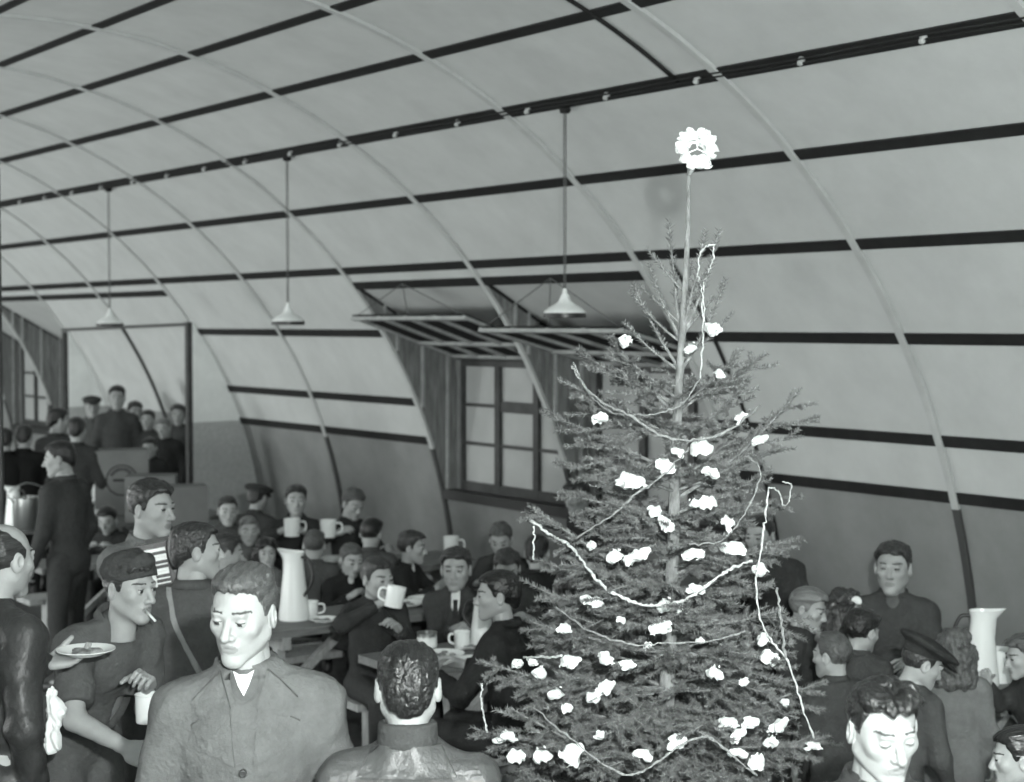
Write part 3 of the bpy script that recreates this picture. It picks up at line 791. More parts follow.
def patch(info, poly, m, name, off=.006, thick=.006, n=10, back=False, par=None):
    """a flat cloth piece (lapel, pocket flap, yoke) laid onto the jacket; poly = 4 corners (right, up) relative to the neck base"""
    p2, u, rx, ff, k, j = (info[q] for q in ('p2', 'u', 'rx', 'ff', 'k', 'j'))
    dirn = -ff if not back else ff
    A, B, C_, D_ = [np.array(q, float) for q in poly]; V = []
    for a in np.linspace(0, 1, n):
        for b in np.linspace(0, 1, n):
            q = (A*(1-a)+B*a)*(1-b)+(D_*(1-a)+C_*a)*b
            pt = p2+rx*q[0]*k+u*q[1]*k; V.append(j.surf(pt-dirn*.35, dirn, .6)-dirn*off)
    V = np.array(V); W_ = V.reshape(n, n, 3)
    for _ in range(2):
        W2 = W_.copy(); W2[1:-1, 1:-1] = (W_[1:-1, 1:-1]*2+W_[:-2, 1:-1]+W_[2:, 1:-1]+W_[1:-1, :-2]+W_[1:-1, 2:])/6; W_ = W2
    V = W_.reshape(-1, 3); V2 = np.concatenate([V, V+dirn*thick*2]); N = n*n; F = []
    for a in range(n-1):
        for b in range(n-1):
            i = a*n+b; F.append((i, i+1, i+n+1, i+n)); F.append((N+i, N+i+n, N+i+n+1, N+i+1))
    ring = [i for i in range(n)]+[i*n+n-1 for i in range(1, n)]+[(n-1)*n+i for i in range(n-2, -1, -1)]+[i*n for i in range(n-2, 0, -1)]
    for a, b in zip(ring, ring[1:]+ring[:1]): F.append((a, b, N+b, N+a))
    return mesh_obj(name, V2, F, m, par or info['o'], 'edge')
def disc(info, pos, m, name, r=.010, off=.006, back=False):
    p2, u, rx, ff, k, j = (info[q] for q in ('p2', 'u', 'rx', 'ff', 'k', 'j'))
    pt = p2+rx*pos[0]*k+u*pos[1]*k; s_ = j.surf(pt+ff*.35, -ff, .6)
    b = MB().lathe([(0, .004), (r*.5, .003), (r*.8, .005), (r, .003), (r, -.006), (0, -.006)], 14)
    Rm = np.stack([rx, u, ff], 1)
    V = [Rm@np.array([v[0], v[1], v[2]])+s_+ff*off for v in b.V]
    return mesh_obj(name, V, b.F, m, info['o'], True)

# ------------------------------------------------------------------ furniture
def table(x0, x1, y0, y1, label, m='tablewood'):
    t = empty('trestle_table', ((x0+x1)/2, (y0+y1)/2, 0)); tag(t, label, 'table', 'trestle tables')
    ox, oy = (x0+x1)/2, (y0+y1)/2; wd = (y1-y0)/3
    for q in range(3): MB().box((x0-ox, y0+q*wd+.003-oy, .72), (x1-ox, y0+(q+1)*wd-.003-oy, .76)).obj('plank', M[m], t)
    for x in (x0+.22-ox, x1-.30-ox):
        for sy in (-1, 1): MB().bar((x, sy*.30, .0), (x, sy*.17, .70), .06, .045, (1, 0, 0)).obj('leg', M['rawwood'], t)
        MB().bar((x, -.28, .69), (x, .28, .69), .05, .07).obj('cross_rail', M['rawwood'], t)
        MB().bar((x, -.25, .26), (x, .25, .26), .03, .08).obj('cross_rail', M['rawwood'], t)
        sg = 1 if x < 0 else -1
        MB().bar((x, 0, .26), (x+sg*.55, 0, .70), .05, .04).obj('brace', M['rawwood'], t)
    return t
def bench(x0, x1, y, label):
    t = empty('bench', ((x0+x1)/2, y, 0)); tag(t, label, 'bench', 'wooden benches')
    L = (x1-x0)/2
    MB().box((-L, -.14, .405), (L, .14, .445)).obj('seat', M['rawwood'], t)
    for x in (-L+.2, L-.2):
        MB().box((x-.02, -.12, 0), (x+.02, .12, .405)).obj('leg', M['rawwood'], t)
    return t
TB = {'A': (.50, 2.75, 7.79, 8.33), 'B': (.72, 2.9, 6.38, 7.02), 'C': (.95, 3.1, 9.34, 9.94), 'D': (.42, 1.75, 10.75, 11.22),
      'G': (.72, 2.9, 12.9, 13.55), 'F': (2.45, 3.75, 4.58, 5.10), 'H': (1.3, 2.9, 14.3, 14.95)}
LAB = {'A': 'long trestle table carrying the tall white coffee jug', 'B': 'trestle table with plates, tin and mugs, nearest the leather-jacketed man', 'C': 'trestle table in front of the boys by the far wall',
       'D': 'trestle table whose end stands beside the man in dark suit', 'G': 'trestle table with jugs and shiny pot at far left', 'F': 'trestle table on the right where the children crowd round the jug', 'H': 'trestle table under the printed cartons at the back'}
for q, (x0, x1, y0, y1) in TB.items(): table(x0, x1, y0, y1, LAB[q])
BL = {('A', 0): 'bench on the near side of the coffee jug table', ('A', 1): 'bench on the far side of the coffee jug table', ('B', 0): 'bench on the near side of the table with plates', ('B', 1): 'bench with a bare pale end under the boy drinking from a mug',
      ('C', 0): 'bench under the boys with backs turned at the third table', ('C', 1): 'bench along the far wall behind the boys', ('D', 1): 'bench behind the table beside the dark-suited man', ('F', 0): 'bench on the near side of the right-hand jug table', ('F', 1): 'bench under the man seated by the wall on the right'}
for (q, s_), lb in BL.items():
    x0, x1, y0, y1 = TB[q]; yb = {('A', 0): 7.62, ('A', 1): 8.64, ('C', 1): 10.4, ('F', 1): 5.42, ('B', 1): 7.37}.get((q, s_), y0-.28 if s_ == 0 else y1+.28)
    xa = 1.95 if (q, s_) == ('A', 0) else x0+.12
    bench(xa, 1.9 if (q, s_) == ('B', 1) else x1-.1, yb, lb)

def smooth_pts(P, n=8):
    P = np.array(P, float); Q = np.vstack([2*P[0]-P[1], P, 2*P[-1]-P[-2]]); out = []
    for i in range(1, len(Q)-2):
        for t in np.arange(n)/n:
            a, b, c, d = Q[i-1], Q[i], Q[i+1], Q[i+2]
            out.append(.5*((2*b)+(c-a)*t+(2*a-5*b+4*c-d)*t*t+(3*b-a-3*c+d)*t**3))
    out.append(Q[-2]); return np.array(out)
def jug(loc, h, rz, label, r=1.0, m='enamel', tilt=0):
    o = empty('enamel_jug', loc, rz); tag(o, label, 'jug', 'tall jugs')
    R0, R1 = .082*r*h/.36, .052*r*h/.36
    b = MB(); prof = [(0, 0), (R0*.98, 0), (R0, .012), (R0*.96, h*.15), (R0*.80, h*.5), (R1*1.02, h*.82), (R1, h*.9), (R1*1.12, h), (R1*1.06, h), (R1*.94, h*.9), (R0*.7, h*.5), (R0*.86, .03), (0, .02)]
    b.lathe(prof, 28)
    V = []
    for v in b.V:                                     # pull the rim out into a spout
        x, y, z = v
        if z > h*.84 and x > 0:
            w = max(0, math.cos(math.atan2(y, x)))**4*((z-h*.84)/(h*.16)); x += w*R1*1.0; z += w*.012
        V.append((x, y, z))
    b.V = V; b.obj('jug_body', M[m], o, 'edge')
    MB().tube(smooth_pts([(-R1*.95, 0, h*.93), (-R1*1.9, 0, h*.90), (-R0*1.55, 0, h*.62), (-R0*.85, 0, h*.36)]), .009, 8).obj('handle', M['dark_enamel'] if m == 'enamel' else M[m], o, True)
    return o
def mug(loc, rz, label, r=.046, h=.10, rim=True, tilt=None):
    o = empty('enamel_mug', loc, rz); tag(o, label, 'mug', 'white mugs')
    if tilt: o.rotation_euler = tilt
    MB().lathe([(0, 0), (r*.90, 0), (r*.94, .004), (r, h), (r*1.04, h+.002), (r*.95, h-.002), (r*.88, .01), (0, .008)], 24).obj('mug_body', M['enamel'], o, 'edge')
    MB().tube(smooth_pts([(r*.95, 0, h*.82), (r*1.62, 0, h*.78), (r*1.68, 0, h*.36), (r*.93, 0, h*.2)]), .0065, 8).obj('handle', M['enamel'], o, True)
    return o
def plate(loc, label, r=.11, food=True, tilt=None):
    o = empty('dinner_plate', loc); tag(o, label, 'plate', 'white plates')
    if tilt: o.rotation_euler = tilt
    MB().lathe([(0, .003), (r*.62, .003), (r*.70, .009), (r, .019), (r*1.0, .022), (r*.68, .013), (r*.6, .008), (0, .008)], 30).obj('dish', M['china'], o, 'edge')
    if food:
        f = Field((-.1, -.1, -.01), (.1, .1, .06), .006); rg = random.Random(int(loc[0]*1000))
        for _ in range(9): f.ell((rg.uniform(-.05, .05)*r/.11, rg.uniform(-.05, .05)*r/.11, .010), (rg.uniform(.015, .03), rg.uniform(.012, .025), .010), None, .006)
        f.cut((0, 0, .006), (0, 0, -1)); V, Q = f.mesh(); mesh_obj('food', V, Q, M['food'], o, True)
    return o
TZ = .76
def onT(px, py): return atz(px, py, TZ)
AWAY = -YAW
jug(onT(294, 619), .385, AWAY+2.6, 'tall white coffee jug standing near the edge of a table')
jug(onT(981, 684), .345, AWAY-.15, 'white jug with wide spout behind the curly-haired girl', 1.05)
jug(onT(14, 527), .33, AWAY+2.9, 'white jug beside the shiny pot at far left')
jug(onT(97, 515), .36, AWAY+.6, 'white jug just right of the man in dark suit, farther of two', .9)
jug(onT(87, 540), .30, AWAY+.9, 'white jug just right of the man in dark suit, nearer of two', .9)
jug(onT(482, 646), .25, AWAY-.3, 'white jug behind the boy in profile on the plate table', 1.15)
mug(onT(999, 681), AWAY+.3, 'large white mug beside the jug on the right-hand table', .068, .15)
mug(onT(462, 648), AWAY+2.8, 'white mug with ring handle in front of the boy in tie', .042, .085)
mug(onT(451, 559)+np.array([0, 0, .03]), AWAY, 'white mug at the far end of table beyond the boy in tie', .055, .13)
mug(onT(310, 617), AWAY+.2, 'white mug right beside the tall coffee jug', .048, .09)
mug(onT(41, 528), AWAY, 'white mug right of the shiny metal pot', .055, .17)
plate(onT(443, 657), 'plate with food nearest the tin on the table')
plate(onT(478, 664), 'plate with food nearest the boy in profile', .125)
plate(onT(473, 648), 'plate with food between tin and white mug', .095)
plate(onT(404, 606), 'plate on the table behind the drinking boy', .12)
plate(onT(424, 601), 'white plate in front of the boy with white collar', .10, False)
plate(onT(324, 622), 'white saucer with food right of the tall jug', .085)
plate(onT(66, 557), 'plate on the table end beside the dark-suited man', .13)
plate(onT(340, 561), 'white plate beside the boy seen from behind', .15, False)
o = empty('metal_pot', onT(28, 528)); tag(o, 'shiny metal pot between the white jugs at far left', 'pot')
MB().lathe([(0, 0), (.11, 0), (.12, .015), (.12, .25), (.128, .255), (.115, .255), (.112, .02), (0, .015)], 28).obj('pot_body', M['tin'], o, 'edge')
MB().tube(smooth_pts([(-.12, 0, .22), (-.16, 0, .30), (0, 0, .37), (.16, 0, .30), (.12, 0, .22)]), .006, 6).obj('handle', M['tin'], o, True)
o = empty('food_tin', onT(427, 652)); tag(o, 'open shiny tin on the table behind the leather-jacketed man', 'tin')
MB().lathe([(0, 0), (.050, 0), (.052, .004), (.050, .008), (.050, .098), (.053, .102), (.047, .102), (.046, .01), (0, .01)], 26).obj('tin_body', M['tin'], o, 'edge')
MB().lathe([(.0502, .03), (.0512, .03), (.0512, .08), (.0502, .08)], 26).obj('tin_label', M['paper'], o, 'edge')
# papers on tables
def sheet(px, py, w, d, rz, label, z=TZ):
    p = atz(px, py, z); n = 7; V = []
    for a in range(n):
        for b in range(n): x, y = (a/(n-1)-.5)*w, (b/(n-1)-.5)*d; V.append((x, y, .006+.012*math.sin(a*.9+b*.5)+.010*math.cos(b*1.1)))
    V = np.array(V); V[:, 2] -= V[:, 2].min()-.001; N = n*n; V2 = np.concatenate([V+np.array([0, 0, .003]), V]); F = []
    for a in range(n-1):
        for b in range(n-1): i = a*n+b; F.append((i, i+n, i+n+1, i+1)); F.append((N+i, N+i+1, N+i+n+1, N+i+n))
    ring = [i for i in range(n)]+[i*n+n-1 for i in range(1, n)]+[(n-1)*n+i for i in range(n-2, -1, -1)]+[i*n for i in range(n-2, 0, -1)]
    for a, b in zip(ring, ring[1:]+ring[:1]): F.append((a, b, N+b, N+a))
    o = mesh_obj('paper_bag', V2, F, M['paper'], None, 'edge'); o.location = p.tolist(); o.rotation_euler = (0, 0, rz); tag(o, label, 'paper')
sheet(349, 594, .16, .30, .2, 'sheet of white paper before the boy looking down')
sheet(227, 536, .30, .22, .5, 'sheet of white paper in front of the dark-haired boy at the back')
# cartons
def carton(px, py, z, w, d, h, rz, label, seal=False):
    p = atz(px, py, z); o = empty('carton', p, rz); tag(o, label, 'carton', 'cartons at the back')
    body = MB().box((-w/2, -d/2, 0), (w/2, d/2, h)); body.obj('carton_body', M['carton'], o)
    for s in (-1, 1): MB().box((-w/2+.002, min(s*.002, s*d/2), h), (w/2-.002, max(s*.002, s*d/2), h+.006)).obj('flap', M['carton'], o)
    if seal:
        n = 40; V = []; F = []
        for i in range(n+1):
            t = 2*math.pi*i/n
            for r_ in (.125, .138): V.append((r_*math.cos(t), -d/2-.002, h*.55+r_*math.sin(t)))
        F = [(2*i, 2*i+1, 2*i+3, 2*i+2) for i in range(n)]
        mesh_obj('printed_seal', V, F, M['ink'], o)
        b = MB()
        for q in range(9):
            t = math.radians(150-15*q); c_ = np.array([.098*math.cos(t), -d/2-.002, h*.55+.098*math.sin(t)]); tx = np.array([-math.sin(t), 0, math.cos(t)])*.009; nr = np.array([math.cos(t), 0, math.sin(t)])*.015
            b.add([c_-tx-nr, c_+tx-nr, c_+tx+nr, c_-tx+nr], [(0, 1, 2, 3)])
        b.box((-.075, -d/2-.003, h*.53), (.075, -d/2-.001, h*.57)); b.obj('printed_lettering', M['ink'], o)
    return o
carton(122, 513, TZ, .46, .34, .56, -.38, 'tall printed carton with round seal on the back table', True)
carton(152, 520, TZ, .42, .32, .38, -.5, 'plain carton beside the printed one with a child leaning over it')
carton(186, 524, TZ, .34, .30, .32, -.3, 'small plain carton at the right end of the back table')

# ------------------------------------------------------------------ pendant lamps
def pendant(px_top, py_bot, label, r=.165):
    # hangs from the sixth strip (x = 2.18, z = 3.68): find y from the pixel column
    x6, z6 = R*math.cos(t6)*.995, R*math.sin(t6)*.995
    d = ray(px_top, 150); k = (x6-CAM[0])/d[0]; y6 = CAM[1]+k*d[1]
    z = (CAM+ray(px_top, py_bot)*((x6-CAM[0])/ray(px_top, py_bot)[0]))[2]
    o = empty('pendant_lamp', (x6, y6, z)); tag(o, label, 'lamp', 'pendant lamps'); o.scale = (.72, .72, .72); z6 = z+(z6-z)/.72
    sh = MB().lathe([(.034, .135), (.040, .125), (.052, .100), (.085, .075), (.130, .050), (r, .018), (r+.004, .008), (r+.002, .006), (r-.006, .012), (.120, .042), (.08, .066), (.045, .09)], 32).obj('lamp_shade', M['enamel'], o, 'edge')
    MB().lathe([(r+.003, .010), (r+.004, -.028), (r-.002, -.030), (r-.003, .010)], 32).obj('shade_skirt', M['dark_enamel'], o, 'edge')
    MB().lathe([(0, .20), (.012, .20), (.018, .185), (.020, .16), (.036, .14), (.036, .12), (.0, .12)], 20).obj('lamp_holder', M['enamel'], o, True)
    MB().lathe([(0, -.005), (.018, 0), (.03, .025), (.026, .05), (.016, .07), (.014, .12)], 16).obj('bulb', M['china'], o, True)
    for s in (-1, 1): MB().tube([(s*.008, 0, .19), (s*.010, 0, .8), (s*.009, 0, z6-z-.02)], .0045, 6).obj('cord', M['cord'], o, True)
    MB().lathe([(0, 0), (.035, 0), (.045, .015), (.045, .04), (0, .04)], 16, (0, 0, z6-z-.05)).obj('ceiling_rose', M['strip'], o, True)
pendant(108, 324, 'white enamel pendant lamp farthest away on the left'); pendant(287, 322, 'white enamel pendant lamp hanging left of the windows'); pendant(565, 314, 'white enamel pendant lamp nearest, hanging before the raised shutters')

pole = MB().tube([(0, 0, 0), (0, 0, 1.5), (0, 0, 3.3)], .018, 10).obj('pole', M['frame'], None, True)
pp = at(1, 500, 9.0); pole.location = (pp[0], pp[1], 0); tag(pole, 'thin dark pole at the left edge of the picture', 'pole')

# ------------------------------------------------------------------ the Christmas tree
TD = 5.0
T_top = at(688, 166, TD); T_mid = at(671, 600, TD)
tdir = (T_top-T_mid); T_base = T_mid-tdir/tdir[2]*T_mid[2]
def trunk_at(z): return T_base+(T_top-T_base)*(z/T_top[2])
tree = empty('christmas_tree', T_base); tag(tree, 'tall spruce Christmas tree hung with cotton tufts and tinsel', 'Christmas tree')
rg = random.Random(11)
zz = np.linspace(0, T_top[2], 26)
pts = [trunk_at(z)-T_base+np.array([.010*math.sin(z*5), .010*math.cos(z*4), 0]) for z in zz]
MB().tube(pts, [.036*(1-z/T_top[2])**.9+.0045 for z in zz], 12).obj('trunk', M['bark'], tree, True)
# stand
st = MB(); st.bar((-.4, 0, .03), (.4, 0, .03), .09, .06); st.bar((0, -.4, .05), (0, .4, .05), .09, .06); st.obj('stand', M['rawwood'], tree)
nrg = np.random.RandomState(5)
def needles(P, Q, n, ln, out, up=.2):
    """n needles around the twig P-Q"""
    P, Q = np.array(P), np.array(Q); d = Q-P; L = np.linalg.norm(d); d /= L
    u = np.cross(d, [0, 0, 1.0]); nu = np.linalg.norm(u); u = u/nu if nu > .05 else np.array([1.0, 0, 0]); w = np.cross(u, d)
    t = nrg.uniform(0, 1, n)[:, None]; a = nrg.uniform(0, 6.283, n)[:, None]
    rad = np.cos(a)*u+np.sin(a)*w; dirn = rad*.85+d*.62+np.array([0, 0, up]); dirn /= np.linalg.norm(dirn, axis=1)[:, None]
    b = P+d*L*t+rad*.0015; ll = ln*nrg.uniform(.75, 1.15, n)[:, None]; tip = b+dirn*ll
    sd = np.cross(dirn, rad+nrg.normal(size=(n, 3))*.5); sd /= np.linalg.norm(sd, axis=1)[:, None]+1e-9
    out.append(np.stack([b-sd*.0016, b+sd*.0016, tip], 1).reshape(-1, 3))
def branch_mesh(L, seed, sparse=1.0, name='branch'):
    r = random.Random(seed); N = []; wood = MB()
    def twig(p0, az, el, ln, depth, bend):
        p = np.array(p0, float); seg = max(2, int(ln/.05)); step = ln/seg; pts = [p.copy()]; e = el; a = az
        for s in range(seg):
            p = p+step*np.array([math.cos(a)*math.cos(e), math.sin(a)*math.cos(e), math.sin(e)]); pts.append(p.copy())
            e += bend*step+r.uniform(-.06, .06); a += r.uniform(-.08, .08)
        r0 = .0022+.010*ln if depth == 0 else .0022
        wood.tube(pts, [max(.0012, r0*(1-.8*i/seg)) for i in range(seg+1)], 4 if depth else 6)
        for i in range(seg):
            if depth == 0 and i < seg*.18: continue
            needles(pts[i], pts[i+1], int(step*(1250 if depth else 1050)*sparse), .0140 if depth else .0150, N)
        needles(pts[-2], pts[-1]+(pts[-1]-pts[-2])*.12, int(26*sparse), .013, N)
        return pts
    main = twig((0, 0, 0), 0, 0, L, 0, .55)
    k = len(main)
    n = 0 if sparse < .99 else max(4, int(L/.046))
    for i in range(n):
        f = .16+.80*i/n; j = f*(k-1); a = int(j); p = main[a]*(1-(j-a))+main[min(a+1, k-1)]*(j-a)
        s = 1 if i % 2 else -1; ln = (L*.46*(1-f)**.75+.045)*r.uniform(.75, 1.2)
        tw = twig(p, s*r.uniform(.62, .95), r.uniform(-.38, .12), ln, 1, r.uniform(-.2, .6))
        if ln > .13:
            for g in range(int(ln/.075)):
                q = tw[min(len(tw)-2, 1+g)]; s2 = 1 if g % 2 else -1
                twig(q, s*.8+s2*r.uniform(.6, .9), r.uniform(-.5, .1), ln*.42*r.uniform(.7, 1.15), 1, .3)
    NV = np.concatenate(N); nw = len(wood.V); V = wood.V+[tuple(v) for v in NV]; F = wood.F+[(nw+3*i, nw+3*i+1, nw+3*i+2) for i in range(len(NV)//3)]
    me = bpy.data.meshes.new(name); me.from_pydata([tuple(map(float, v)) for v in V], [], F)
    me.materials.append(M['bark']); me.materials.append(M['needle'])
    mi = np.zeros(len(F), np.int32); mi[len(wood.F):] = 1; me.polygons.foreach_set('material_index', mi); me.update(); return me
BM = {}
BS = {q: [branch_mesh(q, int(q*1000)+7+w, .9) for w in range(2)] for q in (.10, .16, .24)}
for L in (.20, .32, .44, .56, .70):
    BM[L] = [branch_mesh(L, int(L*100)+q) for q in range(3)]
def put_branch(base, az, el, L, roll=0, shoot=False):
    T_ = BS if shoot else BM
    key = min(T_, key=lambda q: abs(q-L)); me = rg.choice(T_[key]); s = L/key
    m = Matrix.Translation(Vector((base-T_base).tolist())) @ Matrix.Rotation(az, 4, 'Z') @ Matrix.Rotation(-el, 4, 'Y') @ Matrix.Rotation(roll, 4, 'X') @ Matrix.Diagonal((s, s, s, 1))
    share('branch', me, tree, None, m)
# silhouette: half width in metres against height
ZR = [(0.25, .78), (0.7, .68), (1.0, .60), (1.25, .55), (1.42, .50), (1.55, .42), (1.75, .39), (1.95, .38), (2.1, .36), (2.25, .31), (2.4, .20), (2.5, .16)]
def rad(z): return float(np.interp(z, [q[0] for q in ZR], [q[1] for q in ZR]))
z = .30; a0 = 0.0
while z < 2.32:
    n = 9 if z < 1.75 else (7 if z < 2.0 else (5 if z < 2.25 else 3))
    for i in range(n):
        az = a0+2*math.pi*i/n+rg.uniform(-.25, .25)
        el = math.radians(np.interp(z, [0.3, 1.2, 2.0, 2.45], [-4, 6, 18, 38])+rg.uniform(-9, 9))
        L = rad(z)/max(.5, math.cos(el))*rg.uniform(.78, 1.05)
        # the photograph's right side is slimmer than its left
        w = np.array([math.cos(az), math.sin(az), 0])@RT
        if w > 0.3: L *= .86
        put_branch(trunk_at(z+rg.uniform(-.03, .03)), az, el, L, rg.uniform(-.25, .25))
    a0 += 1.1; z += np.interp(z, [.3, 1.4, 1.9, 2.4], [.10, .10, .12, .15])
# branches that stand out against the wall
def to_tip(bx, by, tx, ty, dz=0.0):
    b = trunk_at(at(bx, by, TD)[2]); t = at(tx, ty, TD+dz); d = t-b; L = np.linalg.norm(d)
    put_branch(b, math.atan2(d[1], d[0]), math.asin(d[2]/L)-.10, L, rg.uniform(-.2, .2), by < 380)
for q in ((672, 590, 518, 514, -.12), (676, 500, 806, 396, .05), (679, 440, 571, 366, -.1), (678, 470, 545, 412, .1), (677, 520, 797, 482, 0), (674, 575, 790, 520, .1), (682, 340, 650, 262, .02), (682, 340, 716, 232, -.02),
          (682, 336, 668, 222, .08), (682, 338, 700, 232, -.1), (681, 370, 636, 285, .05), (681, 372, 728, 280, .05), (680, 420, 616, 330, 0), (680, 410, 762, 345, .1), (670, 690, 478, 672, -.1), (669, 760, 470, 740, -.1), (669, 720, 828, 690, -.1), (669, 770, 832, 752, -.2), (672, 620, 806, 612, .1)):
    to_tip(*q)
for i in range(5):          # short bare shoots below the rosette
    zt = 2.40+.035*i; put_branch(trunk_at(zt), i*2.3, .75, .18, 0, True)
    put_branch(trunk_at(2.26+.03*i), i*2.1+.8, .6, .24, 0, True)

def front(px, py, k=.82):
    """a point on the tree's near surface seen at this pixel"""
    p = at(px, py, TD); c = trunk_at(min(max(p[2], 0), T_top[2])); dx = (p-c)@RT; r_ = rad(p[2])
    off = math.sqrt(max(.02, r_*r_-dx*dx))*k
    return at(px, py, TD-off)
# cotton tufts
TUFT = []
for q in range(6):
    f = Field((-.06, -.06, -.05), (.06, .06, .05), .005); r2 = random.Random(q+40)
    f.ell((0, 0, 0), (.022, .018, .013), None, 0)
    for _ in range(5): f.ell((r2.uniform(-.02, .02), r2.uniform(-.016, .016), r2.uniform(-.010, .010)), (r2.uniform(.010, .018),)*2+(r2.uniform(.007, .012),), None, .008)
    f.warp(.0030, 190, q); TUFT.append(f.mesh())
TP = [(625,340,1),(712,328,1.2),(690,348,.9),(599,419,1.1),(741,417,.9),(721,373,.8),(631,480,1.5),(667,466,1.2),(701,446,1.5),(709,472,1.1),(678,452,.8),(761,438,1),(654,510,1),(666,523,1),(695,503,.8),(709,503,1.1),(727,522,1),(730,546,1.5),
 (693,554,1.1),(644,552,.9),(614,556,1.2),(632,559,1.3),(592,545,.7),(759,570,1),(592,600,1.1),(565,628,.9),(664,605,1.1),(682,609,1.1),(661,627,1.4),(570,659,1.3),(606,657,1),(628,665,.9),(715,672,1.2),(771,659,1.2),(744,682,.8),(761,640,1),(594,696,1.1),(607,687,1),(555,693,1.1),(566,709,.9),
 (728,723,1.1),(752,721,1),(738,735,.9),(779,725,1.2),(771,741,1),(758,762,1.2),(814,746,1),(678,741,1.2),(643,755,.9),(573,753,1.5),(541,755,1.4),(518,757,1.1),(508,736,1.1),(497,739,.8),(518,663,.9),(532,661,.8),(540,672,1),(647,646,.6),(696,589,1),(784,701,.7),(738,753,.9),(600,735,.7),(700,640,.6),(620,620,.6)]
ORD = 'topmost second third fourth fifth sixth seventh eighth ninth tenth eleventh twelfth thirteenth fourteenth fifteenth sixteenth seventeenth eighteenth nineteenth twentieth twenty-first twenty-second twenty-third twenty-fourth twenty-fifth twenty-sixth twenty-seventh twenty-eighth'.split()
ZONE = lambda x: 'left' if x < 615 else 'middle' if x < 700 else 'right'
RANK = {q: sorted([p for p in TP if ZONE(p[0]) == q], key=lambda p: p[1]) for q in ('left', 'middle', 'right')}
for n, (x, y, s) in enumerate(TP):
    V, Q = TUFT[n % 6]; p = front(x, y, .80)
    o = mesh_obj('cotton_tuft', V, Q, M['cotton'], None, True); o.location = p.tolist(); s *= .86
    o.rotation_euler = (rg.uniform(-.5, .5), rg.uniform(-.5, .5), rg.uniform(0, 6)); o.scale = (s, s, s*rg.uniform(.85, 1.2))
    k_ = RANK[ZONE(x)].index((x, y, TP[n][2])); sz = 'large' if TP[n][2] > 1.15 else 'small' if TP[n][2] < .85 else 'medium'
    tag(o, '%s white cotton tuft, %s on the tree\'s %s part' % (sz, ORD[k_]+('' if k_ == 0 else ' from the top'), ZONE(x)), 'cotton tuft', 'cotton tufts on the Christmas tree')
# garlands
def garland(P, r, label, m='garland', k=.95, n=8):
    W3 = smooth_pts([front(x, y, k) for x, y in P], n)
    W3 = W3+nrg.normal(size=W3.shape)*.0018
    r *= .5; base = W3.mean(0); b = MB().tube(W3-base, r*(1+.45*nrg.uniform(-1, 1, len(W3))), 7)
    o = b.obj('tinsel_garland', M[m], None, True); o.location = base.tolist(); tag(o, label, 'garland', 'garlands on the tree')
garland([(527,517),(548,533),(571,547),(594,577),(622,598),(659,606),(691,596),(724,573),(752,560)], .0085, 'thickest white tinsel garland swagged across the middle of the tree', 'garland', 1.0, 14)
garland([(576,538),(613,515),(636,494),(668,471),(689,448)], .0055, 'thin garland climbing from the left tip to the trunk', 'garland_dim')
garland([(553,605),(590,631),(631,644),(668,643),(710,641),(745,631)], .005, 'thin garland swagged just below the thick white one', 'garland_dim')
garland([(769,487),(766,510),(763,536),(756,591),(766,633),(786,658),(800,698),(814,739)], .0055, 'garland hanging down the right side of the tree', 'garland')
garland([(777,588),(781,620),(785,658)], .0075, 'flat grey tinsel strip hanging on the right side', 'garland_dim')
garland([(534,707),(571,739),(622,774),(654,765),(682,744),(705,737),(719,744),(756,776)], .0065, 'grey garland swagged near the bottom of the tree', 'garland_dim')
garland([(482,684),(481,700),(484,716),(487,732)], .006, 'short white tinsel end dangling at the lower left', 'garland')
garland([(533,526),(534,540),(533,560)], .006, 'short white tinsel end dangling from the left branch tip', 'garland')
garland([(769,487),(779,492),(784,506),(789,500),(791,485),(783,482)], .004, 'small tinsel loop at a right branch tip', 'garland')
garland([(571,364),(580,380),(598,400),(627,414),(663,436),(698,439),(730,430),(760,405)], .007, 'long garland swagged across the upper part of the tree', 'garland_dim', 1.0)
garland([(573,362),(590,395),(612,412),(640,415),(664,412),(684,402),(701,378)], .0045, 'thin garland looped above the long upper swag', 'garland_dim', .9)
garland([(714,244),(701,252),(698,275),(702,290),(703,330),(701,378)], .0045, 'thin string hanging from the topmost shoots', 'garland', .6)
garland([(714,246),(712,262),(705,278),(703,300),(705,322)], .004, 'second thin string looped at the topmost shoots', 'garland', .6)
garland([(523,657),(545,657),(562,656)], .006, 'short straight white tinsel piece at the left', 'garland')
garland([(690,545),(725,538),(752,500),(760,470),(748,455)], .0045, 'thin dull garland curling on the right half', 'garland_dim', .9)
# rosette on the tip
tp = at(697, 148, TD)
tt = empty('tree_topper', tp); tag(tt, 'round white paper rosette on the tip of the tree', 'tree topper')
fm = np.stack([RT, UP, -FW], 1)
f = Field((-.1, -.1, -.06), (.1, .1, .06), .0045); r2 = random.Random(9)
for i in range(13):
    t = 2*math.pi*i/13; f.ell((.050*math.cos(t), .047*math.sin(t), r2.uniform(-.01, .012)), (.019, .013, .020), rot('Z', math.degrees(t)+r2.uniform(-30, 30)), .003)
f.ell((0, 0, 0), (.026, .024, .08), None, .004, 's'); f.warp(.0035, 130, 4); V, Q = f.mesh()
mesh_obj('paper_petals', V@fm.T, Q, M['cotton'], tt, True)
f = Field((-.1, -.1, -.09), (.1, .1, .02), .005)
for i in range(11):
    t = 2*math.pi*i/11+.3; f.ell((.036*math.cos(t), .034*math.sin(t), -.045), (.018, .014, .018), rot('Z', math.degrees(t)), .004)
